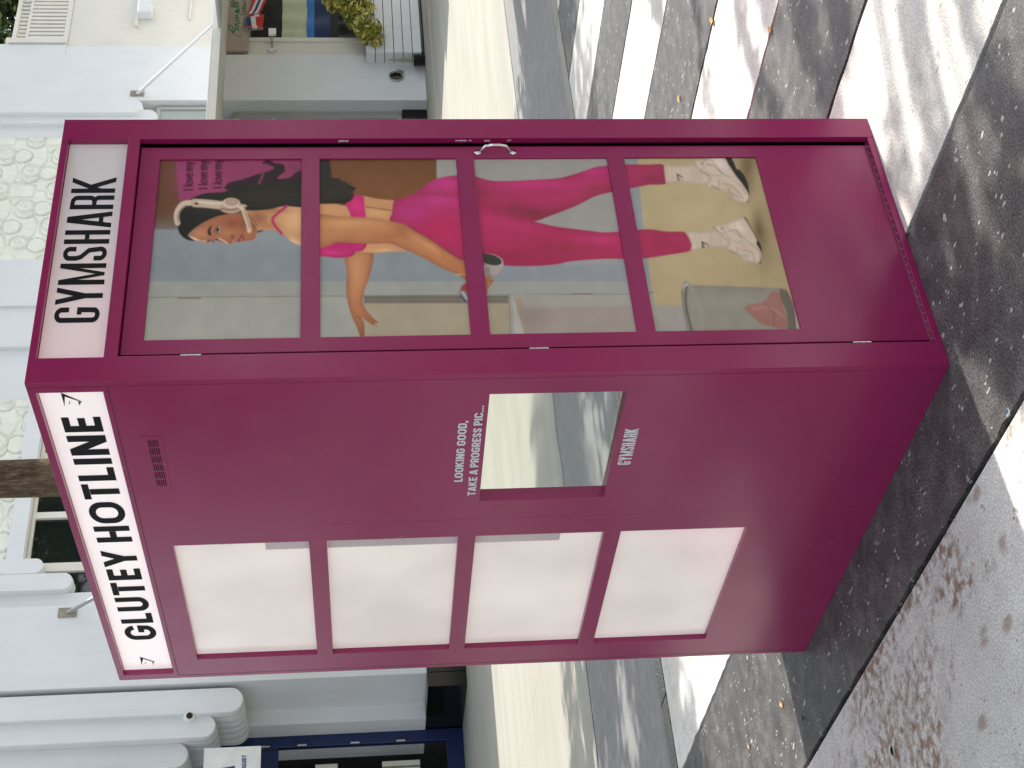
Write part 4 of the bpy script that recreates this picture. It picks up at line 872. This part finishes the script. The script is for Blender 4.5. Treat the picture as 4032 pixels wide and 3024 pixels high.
# foliage on the terrace
hd = empty('hedge', (22.4, 18.6, 8.0)); tag(hd, 'dense green hedge behind the white terrace parapet', 'hedge')
leaf_cloud([(23.3+i*.55, 18.3+.25*(i % 2), 9.25+.35*((i*7) % 3), .55, .55, .75) for i in range(12)]+[(23.1+i*.5, 18.4, 8.3, .5, .45, .6) for i in range(12)], 15000, .085, 11, 'foliage', M['leaf'], hd, 2.6)
for i in range(6): mb = MB(); mb.tube([(23.4+i*.9, 18.6, 7.2), (23.5+i*.9, 18.5, 9.4)], .03, 6); mb.build('stem', M['bark'], hd)
# planter with variegated shrub
plt = tag(empty('planter', (22.06, 16.75, 0)), 'white planter box of horizontal slats under the golden shrub', 'planter')
mb = MB(); zs = [.02+i*.195 for i in range(6)]
X0, X1, Y0p, Y1p = float(onto(1560, 206, 1, 16.95)[0]), 25.5, 16.95, 17.26
for z in zs: mb.box((X0, Y0p, z+.05), (X1, Y0p+.03, z+.05+.180)); mb.box((X0-.0, Y0p+.031, z+.05), (X0+.03, Y1p, z+.05+.180))
mb.build('slat', M['white'], plt, bevel=.004)
mb = MB(); mb.box((X0+.035, Y0p+.035, .06), (X1-.05, Y1p, 1.12)); mb.box((X0+.01, Y0p+.04, 0.0), (X0+.08, Y0p+.10, .06)); mb.build('box', M['shadow_in'], plt)
sh_ = tag(empty('shrub', (22.0, 16.85, 1.1)), 'golden variegated shrub spilling over the white slatted planter', 'shrub')
leaf_cloud([(22.12, 16.85, 1.16, .22, .2, .16), (22.45, 16.85, 1.28, .32, .25, .2), (22.85, 16.9, 1.42, .36, .25, .24), (23.2, 16.9, 1.60, .34, .25, .24), (23.6, 16.9, 1.82, .36, .25, .26), (23.3, 16.9, 1.9, .22, .2, .18), (22.25, 16.8, 1.02, .2, .2, .14), (24.1, 16.9, 1.7, .45, .3, .3), (24.8, 16.9, 1.65, .5, .3, .35), (21.98, 16.85, 1.0, .12, .14, .1), (23.0, 16.85, 1.2, .4, .22, .12)], 5200, .062, 21, 'foliage', M['leafgold'], sh_, 2.4)
for a in ((22.2, 1.1), (22.7, 1.35), (23.3, 1.6), (24.0, 1.7)): mb = MB(); mb.tube([(a[0]+.1, 17.05, 1.0), (a[0], 16.88, a[1]+.05)], .018, 6); mb.build('stem', M['bark'], sh_)

# ------------------------------------------------------------------ small things on and by the facade
def pt(X, Y, y): return onto(X, Y, 1, y)
# restaurant sign board
sg = tag(empty('sign_board', (23, FY, 3.9)), 'beige sign board with green script lettering above the restaurant window', 'sign')
mb = MB(); mb.box((22.08, FY-.02, 3.70), (27, FY+.05, 4.22)); mb.build('board', simple('beige_board', (.40,.33,.27), .6), sg, bevel=.006)
def script(frame, lines, y, wd, mat, parent):
    X0_, Y0_, k = frame; mb = MB()
    for i, pl in enumerate(lines):
        pl = smooth_open(np.array(pl, float), 5) if len(pl) > 2 else np.array(pl, float)
        W3 = [pt(X0_+a/k, Y0_+b/k, y-.0015*(i % 4)) for a, b in pl]
        for q in stroke_poly([(p_[0], p_[2]) for p_ in W3], wd): mb.face([(p_[0], y-.0015*(i % 4), p_[1]) for p_ in q], False)
    return mb.build('lettering', mat, parent)
gm = simple('green_lettering', (.01,.22,.07), .5)
fr = (850, 0, 3.403)
script(fr, [[(342,490),(300,485),(240,450),(190,390),(165,350),(172,335),(205,345),(225,370),(240,430),(262,395),(280,385),(320,420)], [(262,395),(255,360),(275,340),(300,352),(302,385),(280,395),(262,385)], [(300,352),(262,330),(255,318),(290,322),(312,308),(300,290)], [(300,290),(262,272),(300,262),(308,240)], [(308,240),(255,235),(300,215),(262,205),(300,190),(308,160)], [(213,198),(215,200)], [(308,160),(262,155),(300,140),(285,130),(262,148),(280,165),(312,140),(305,110)], [(305,110),(230,85),(205,75),(215,68),(290,85),(305,70)], [(305,70),(230,48),(200,38),(212,30),(290,50),(305,35)], [(305,35),(235,12),(205,2)]], FY-.024, .024, gm, sg)
script(fr, [[(348,402),(405,392)], [(348,372),(404,360)], [(340,384),(352,358)], [(385,350),(372,338),(388,325),(404,332),(398,348),(385,350)], [(372,322),(404,316)], [(348,312),(405,302)], [(372,292),(404,286)], [(372,275),(404,270)], [(404,262),(380,258),(372,250),(404,244)], [(338,208),(342,180)], [(340,194),(402,186)], [(372,172),(404,168)], [(372,160),(370,150)], [(404,150),(380,146),(372,132),(404,128)], [(345,120),(404,112)], [(345,100),(404,94)], [(366,124),(366,90)], [(388,84),(372,70),(388,58),(402,68),(388,84)], [(370,50),(404,44)], [(370,34),(402,30)], [(402,18),(378,14),(402,4)]], FY-.024, .018, gm, sg)
# left shop sign
sg = tag(empty('sign_board', (6.2, FY, 3.5)), 'white square sign with navy letters and shape hung by the navy storefront', 'sign')
a, b = pt(805, 2950, FY+.15), pt(1028, 2950, FY+.15)
mb = MB(); mb.box((5.2, FY+.12, b[2]), (a[0], FY+.18, a[2])); bd = mb.build('board', simple('white_board', (.74,.76,.74), .5), sg, bevel=.004)
nb = simple('navy_lettering', (.012,.05,.16), .5)
fr2 = (700, 2650, 3.16)
def sign2(polys):
    mb = MB()
    for i, pl in enumerate(polys): mb.face([tuple(pt(700+x/3.16, 2650+y/3.16, FY+.1185-.0004*i)) for x, y in pl], False)
    return mb
sign2([[(545,1182),(700,1155),(712,1162),(700,1260),(540,1260)]]).build('shape', nb, bd)
q, wd = text_quads('YOGURT', {'*': .62, 'T': .58, 'O': .7, 'Y': .66}, .22, .2, .24, .09); mb = MB()
L0, L1 = pt(700+828/3.16, 2650+1020/3.16, FY+.118), pt(700+828/3.16, 3024+70, FY+.118); zt, zb = pt(953, 2980, FY+.118)[2], pt(971, 2980, FY+.118)[2]
wordw = (zt-zb)*wd*1.0
for li, pl in q: mb.face([(L0[0]-wordw*(1-a_/wd), FY+.118-.0004*li, zb+(zt-zb)*b_) for a_, b_ in pl], False)
mb.build('lettering', nb, bd)
# dome camera
cp = pt(745, 2826, FY+.16); cmr = tag(empty('security_camera', (cp[0], FY+.19, cp[2])), 'small white dome security camera on a rounded fin', 'camera')
mb = MB()
prof = [(.12,.0),(.12,-.025),(.098,-.03),(.09,-.06),(.082,-.085),(.062,-.115),(.03,-.13),(.0,-.135)]; lastr = None
for r_, dy in prof:
    ids = [mb.vert((cp[0]+r_*math.cos(2*math.pi*k/24), FY+.17+dy, cp[2]+r_*math.sin(2*math.pi*k/24)), False) for k in range(24)]
    if lastr:
        for k in range(24): mb.f.append([lastr[k], lastr[(k+1)%24], ids[(k+1)%24], ids[k]])
    lastr = ids
mb.build('housing', simple('white_plastic', (.82,.83,.82), .35, var=.03), cmr, smooth=True)
mb = MB(); mb.tube([(cp[0]-.01, FY+.08, cp[2]-.01), (cp[0]-.028, FY+.02, cp[2]-.022)], [.052, .046], 18); mb.build('lens', M['darkgranite'], cmr)
# wall lamp
lp = pt(1070, 165, FY-.1); lm = tag(empty('wall_lamp', (lp[0], FY, lp[2])), 'small white wall spotlight beside the restaurant window', 'lamp')
mb = MB(); mb.tube([(lp[0]-.02, FY+.10, lp[2]), (lp[0]-.02, FY+.04, lp[2])], .10, 16); mb.build('base', M['white'], lm)
mb = MB(); mb.tube([(lp[0]-.02, FY+.05, lp[2]), (lp[0]+.10, FY-.08, lp[2]+.0), (lp[0]+.18, FY-.12, lp[2])], .022, 8); mb.build('arm', M['alu'], lm)
mb = MB(); mb.box((lp[0]+.16, FY-.18, lp[2]-.09), (lp[0]+.36, FY-.12, lp[2]+.07)); mb.build('head', simple('lamp_head', (.85,.85,.82), .4), lm, bevel=.01)
# wall opening with cable
vp = pt(1560, 302, FY); wv = tag(empty('wall_socket', (vp[0], FY, vp[2])), 'round dark hole with loose cable in the lower white pier', 'socket')
mb = MB(); mb.tube([(vp[0], FY-.006, vp[2]), (vp[0], FY+.02, vp[2])], .13, 20); mb.build('hole', M['darkgranite'], wv)
mb = MB(); mb.tube([(vp[0]+.15*math.cos(t), FY-.02, vp[2]+.15*math.sin(t)) for t in np.linspace(0, 6.1, 22)], .014, 6); mb.tube([(vp[0]+.05, FY-.03, vp[2]+.1), (vp[0]+.14, FY-.09, vp[2]-.02), (vp[0]+.08, FY-.05, vp[2]-.16)], .016, 6); mb.build('cable', M['alu'], wv, smooth=True)
# pot with stake
pp = onto(1668, 237, 1, 17.05); pot = tag(empty('plant_pot', (pp[0], 17.05, 0)), 'small black pot with a bare pointed stake against the pier', 'pot')
mb = MB(); mb.tube([(pp[0], 17.05, 0), (pp[0], 17.05, .24)], [.11, .13], 18); mb.build('pot', M['darkgranite'], pot)
mb = MB(); mb.tube([(pp[0], 17.05, .24), (pp[0]+.01, 17.05, .55), (pp[0], 17.05, .80)], [.035, .025, .006], 8); mb.build('stake', simple('dry_stem', (.30,.30,.18), .7), pot)
# cloths in the dark window: folded parasols, little flags
def drape(name, x0, x1, z0, z1, y, mat, label, cat, folds=4):
    mb = MB(); n_ = 20; rows = 8
    for j in range(rows+1):
        for i in range(n_+1):
            t = i/n_; s_ = j/rows; mb.v.append((x0+(x1-x0)*t, y+.05*math.sin(t*folds*2*math.pi)*(.4+.6*s_), z1+(z0-z1)*s_))
    for j in range(rows):
        for i in range(n_): a_ = j*(n_+1)+i; mb.f.append([a_, a_+1, a_+n_+2, a_+n_+1])
    o = mb.build(name, mat, smooth=True); return tag(o, label, cat)
drape('folded_parasol', 22.66, 25.4, 3.03, 2.84-.35+.0, 17.62, simple('pale_canvas', (.55,.60,.42), .8), 'pale cream green canvas roll lying across the window opening', 'parasol', 5)
drape('folded_parasol', 22.66, 25.4, 2.50, 2.33, 17.62, simple('blue_canvas', (.03,.20,.60), .7), 'bright blue canvas roll under the cream one in the window', 'parasol', 3)
drape('folded_parasol', 22.66, 25.4, 2.32, 1.98, 17.64, simple('navy_canvas', (.01,.035,.12), .7), 'dark navy canvas roll, lowest of the three in the window', 'parasol', 3)
drape('table_cloth', 22.7, 25.4, 1.80, 1.30, 17.7, simple('dark_green_cloth', (.03,.045,.04), .6), 'dark green cloth behind the golden shrub in the window', 'cloth', 6)
def flag(X, Y, dx, dz, cols, label, tilt=.3):
    p_ = pt(X, Y, FY-.10); e = tag(empty('flag', (p_[0], FY-.10, p_[2])), label, 'flag', 'small flags strung under the sign board')
    mb = MB(); mb.tube([(p_[0], FY-.10, p_[2]+.05), (p_[0]+.02, FY-.10, p_[2]-dz*1.1)], .008, 6); mb.build('stick', M['alu'], e)
    ns_ = len(cols)
    for i, c_ in enumerate(cols):
        mb = MB()
        for k in range(6):
            a_, b_ = k/6, (k+1)/6
            f_ = lambda t, u: (p_[0]+dx*t, FY-.11+.03*math.sin(t*5), p_[2]-dz*u-tilt*dx*t)
            mb.face([f_(a_, i/ns_), f_(b_, i/ns_), f_(b_, (i+1)/ns_), f_(a_, (i+1)/ns_)])
        mb.build('stripe', simple('flag_cloth', c_, .7, var=.05), e)
RED, WHT, NVY, GRN = (.55,.03,.03), (.7,.7,.7), (.02,.05,.2), (.02,.2,.06)
flag(972, 112, .42, .32, [RED, WHT, RED], 'red and white flag left of the tricolour striped flag', .1)
flag(968, 55, .45, .28, [RED, WHT, NVY, WHT, RED], 'striped red, white and navy flag under the sign board', .35)
flag(974, 118+0, .40, .30, [NVY, WHT, RED], 'navy, white and red flag nearest the window frame', -.1)
flag(985, 8, .30, .3, [RED, GRN], 'red and green flag at the picture edge under the sign board', .2)

# leaves and litter on the paving
def litter(X, Y, s, mat, label, cat, name='fallen_leaf', seed=1):
    p_ = onto(X, Y, 2, .004); r = random.Random(seed); mb = MB(); k = 9; az = r.random()*6
    ring = [(p_[0]+s*(1+.35*math.cos(2*t))*math.cos(t+az)*r.uniform(.8, 1.1), p_[1]+s*.7*math.sin(t+az)*r.uniform(.8, 1.1), .006+s*.35*abs(math.sin(t))) for t in [2*math.pi*i/k for i in range(k)]]
    c_ = (p_[0], p_[1], .004+s*.1)
    for i in range(k): mb.face([c_, ring[i], ring[(i+1)%k]])
    return tag(mb.build(name, mat), label, cat)
litter(2676, 388, .020, M['fallen'], 'single orange leaf on the sunlit grey stripe right of the booth', 'leaf', seed=2)
litter(3034, 122, .018, M['fallen'], 'orange leaf caught in the joint near the picture edge', 'leaf', seed=3)
litter(2806, 85, .028, simple('yellow_leaf', (.6,.45,.12), .6), 'long yellowish leaf scrap in the joint between pale stripes', 'leaf', seed=4)
litter(3078, 2770, .015, M['fallen'], 'orange leaf scrap on the grey stripe left of the booth base', 'leaf', seed=5)
litter(3166, 2830, .016, simple('dark_scrap', (.02,.02,.02), .8), 'tiny black scrap on the dark stripe near the booth base', 'litter', 'litter', 6)
litter(3972, 1622, .007, simple('blue_plastic', (.01,.12,.45), .5), 'tiny blue plastic bit in the joint beside the white slab', 'litter', 'litter', 7)
litter(3996, 2042, .006, simple('blue_plastic_dark', (.01,.07,.30), .5), 'tiny blue plastic bit out on the white slab', 'litter', 'litter', 8)
litter(3518, 2956, .014, M['black'] , 'tiny dark twig scrap on the stained white slab', 'litter', 'litter', 9)
litter(2950, 2936, .012, simple('tan_scrap', (.5,.3,.18), .7), 'tan leaf crumb on the sunlit grey stripe at the left', 'leaf', seed=10)

# ------------------------------------------------------------------ trees outside the frame that shade the plaza
rr_ = random.Random(5)
def crown(cx, cy, cz, R_, k, fl=.55):
    return [(cx+rr_.uniform(-1, 1)*R_*.75, cy+rr_.uniform(-1, 1)*R_*.55, cz+rr_.uniform(-.4, .4)*R_*fl, R_*rr_.uniform(.35, .5), R_*rr_.uniform(.3, .42), R_*rr_.uniform(.2, .3)) for _ in range(k)]
tree(.2, 5.7, 5.0, crown(2.0, 5.4, 6.5, 1.9, 10), 3000, .11, 31, 'street tree left of the booth shading the grey paving', 'street trees over the grey paving')
tree(9.6, 5.6, 5.2, crown(8.0, 5.2, 6.9, 1.9, 10)+crown(5.3, 5.2, 6.6, 1.3, 6)+crown(8.8, 7.3, 7.1, 1.2, 5), 6600, .11, 32, 'wide street tree right of the booth over the grey paving', 'street trees over the grey paving')
tree(14.0, 5.3, 5.6, crown(13.0, 5.3, 7.3, 2.2, 12), 3600, .12, 33, 'street tree second to the right of the booth', 'street trees over the grey paving')
tree(18.6, 4.6, 7.5, crown(18.2, 4.6, 9.6, 2.6, 12, .8), 5200, .14, 34, 'tallest street tree far right of the booth', 'street trees over the grey paving')
palm(10.2, -3.4, 6.9, 2.2, 11, 12, 'palm right of the booth casting frond shadows on the stripes', 'palms beside the striped paving', .15)
# low branching tree right of the booth: its limbs and leaf clumps throw the long soft shadows on the stripes
bt = tag(empty('shade_tree', (8.4, -.9, 0)), 'low spreading tree just right of the booth over the striped paving', 'tree', 'street trees over the grey paving')
sk_ = [((2722,-60),(2800,475),.028), ((2905,-40),(2935,180),.04), ((2935,180),(3080,480),.05), ((3140,-40),(3180,180),.055), ((3300,-60),(3330,230),.07), ((3230,260),(3300,470),.05),
       ((3560,-60),(3620,300),.035), ((3750,-40),(3900,300),.04), ((3640,380),(3700,620),.035), ((3890,300),(4060,600),.05), ((3700,620),(3640,960),.055), ((3720,700),(3760,900),.04),
       ((3620,1010),(3720,1200),.07), ((3860,1080),(3800,1300),.085), ((3880,1260),(3990,1560),.05), ((3500,560),(3560,800),.03), ((3960,760),(4060,980),.07), ((3790,880),(3880,1010),.03), ((3950,1180),(4040,1330),.06),((2560,-60),(2600,60),.05),((3040,-60),(3010,60),.05)]
cl_ = []; mbb = MB(); rq = random.Random(3)
for i, (a_, b_, wd_) in enumerate(sk_):
    A_, B_ = Vector(onto(*a_, 2, 0)), Vector(onto(*b_, 2, 0)); h0, h1 = 4.0+rq.uniform(-.3, .5), 4.2+rq.uniform(-.3, .6)
    A_ = A_+sd*(h0/sd.z); B_ = B_+sd*(h1/sd.z); k = 5
    mbb.tube([A_, A_.lerp(B_, .5)+Vector((0, 0, .05)), B_], [.006+wd_*.22, wd_*.25, wd_*.12], 6)
    far_ = A_ if A_.x > B_.x else B_; mbb.tube([far_, far_.lerp(Vector((8.4, -.9, 4.1)), .5)+Vector((0, 0, .3)), Vector((8.4, -.9, 3.9))], [wd_*.2, .012, .03], 6)
    for j in range(k):
        c_ = A_.lerp(B_, (j+.5)/k); L_ = (B_-A_).length/k
        cl_.append((c_.x+rq.uniform(-.03, .03), c_.y+rq.uniform(-.03, .03), c_.z, max(wd_*.62, L_*.30), max(wd_*.5, L_*.17), wd_*.4))
leaf_cloud(cl_, 3600, .05, 77, 'crown', M['leaf'], bt)
zz = [i*4.0/10 for i in range(11)]; trunk(mbb, [(8.4+.05*math.sin(z*2), -.9, z) for z in zz], [.13-.012*z for z in zz], 12, 9)
mbb.build('trunk', M['bark'], bt, smooth=True)
palm(-9.5, -6.5, 7.4, 2.6, 14, 14, 'palm behind the viewer on the striped paving', 'palms beside the striped paving', .15)
far = [(-16, 6, 6.6), (-15.0, 14.5, 6.8), (-19, -5, 6.2), (13, -13, 7.5), (22, -17, 8), (3.5, -16, 7.5), (30, -10, 8)]
far += [(-10.5, 13.2, 5.6), (-22, 1, 6.6), (6, -10.5, 6.6), (17, -8.5, 6.5), (11.5, -7.4, 6.8), (14.5, -5.6, 7.2)]
for i, (x, y, z) in enumerate(far):
    tree(x, y, min(6.0, z-.5), [(x+rr_.uniform(-2.4, 2.4), y+rr_.uniform(-2.4, 2.4), z+rr_.uniform(-2.4, 1.8), rr_.uniform(1.2, 1.9), rr_.uniform(1.2, 1.9), rr_.uniform(.9, 1.5)) for _ in range(14)], 5200, .34, 50+i, 'big leafy tree across the plaza, %s' % ['west by the walk', 'west near the shops', 'southwest corner', 'south behind the viewer', 'southeast far side', 'south centre', 'east far side', 'low one by the west shops', 'low one on the west walk', 'low one south of the stripes', 'low one southeast of the stripes', 'nearest one south of the booth', 'one nearest the striped edge'][i], 'big trees around the plaza', .24)
# panel on posts added outside the frame on the right, only for its shadow
aw = tag(empty('shade_panel', (24, 13, 0)), 'unseen flat panel on posts, added to shade the walk right of the booth', 'shade_panel')
fac('canvas', [((20.6, 12.9, 4.05), (34, 15.46, 4.11)), ((20.2, 11.7, 4.02), (34, 12.89, 4.09))], M['greytrim'], aw, .01)
for i in range(3):
    mb = MB(); mb.tube([(22.6+i*5, 11.9, 0), (22.6+i*5, 11.9, 4.05)], .05, 10); mb.build('post', M['alu'], aw)
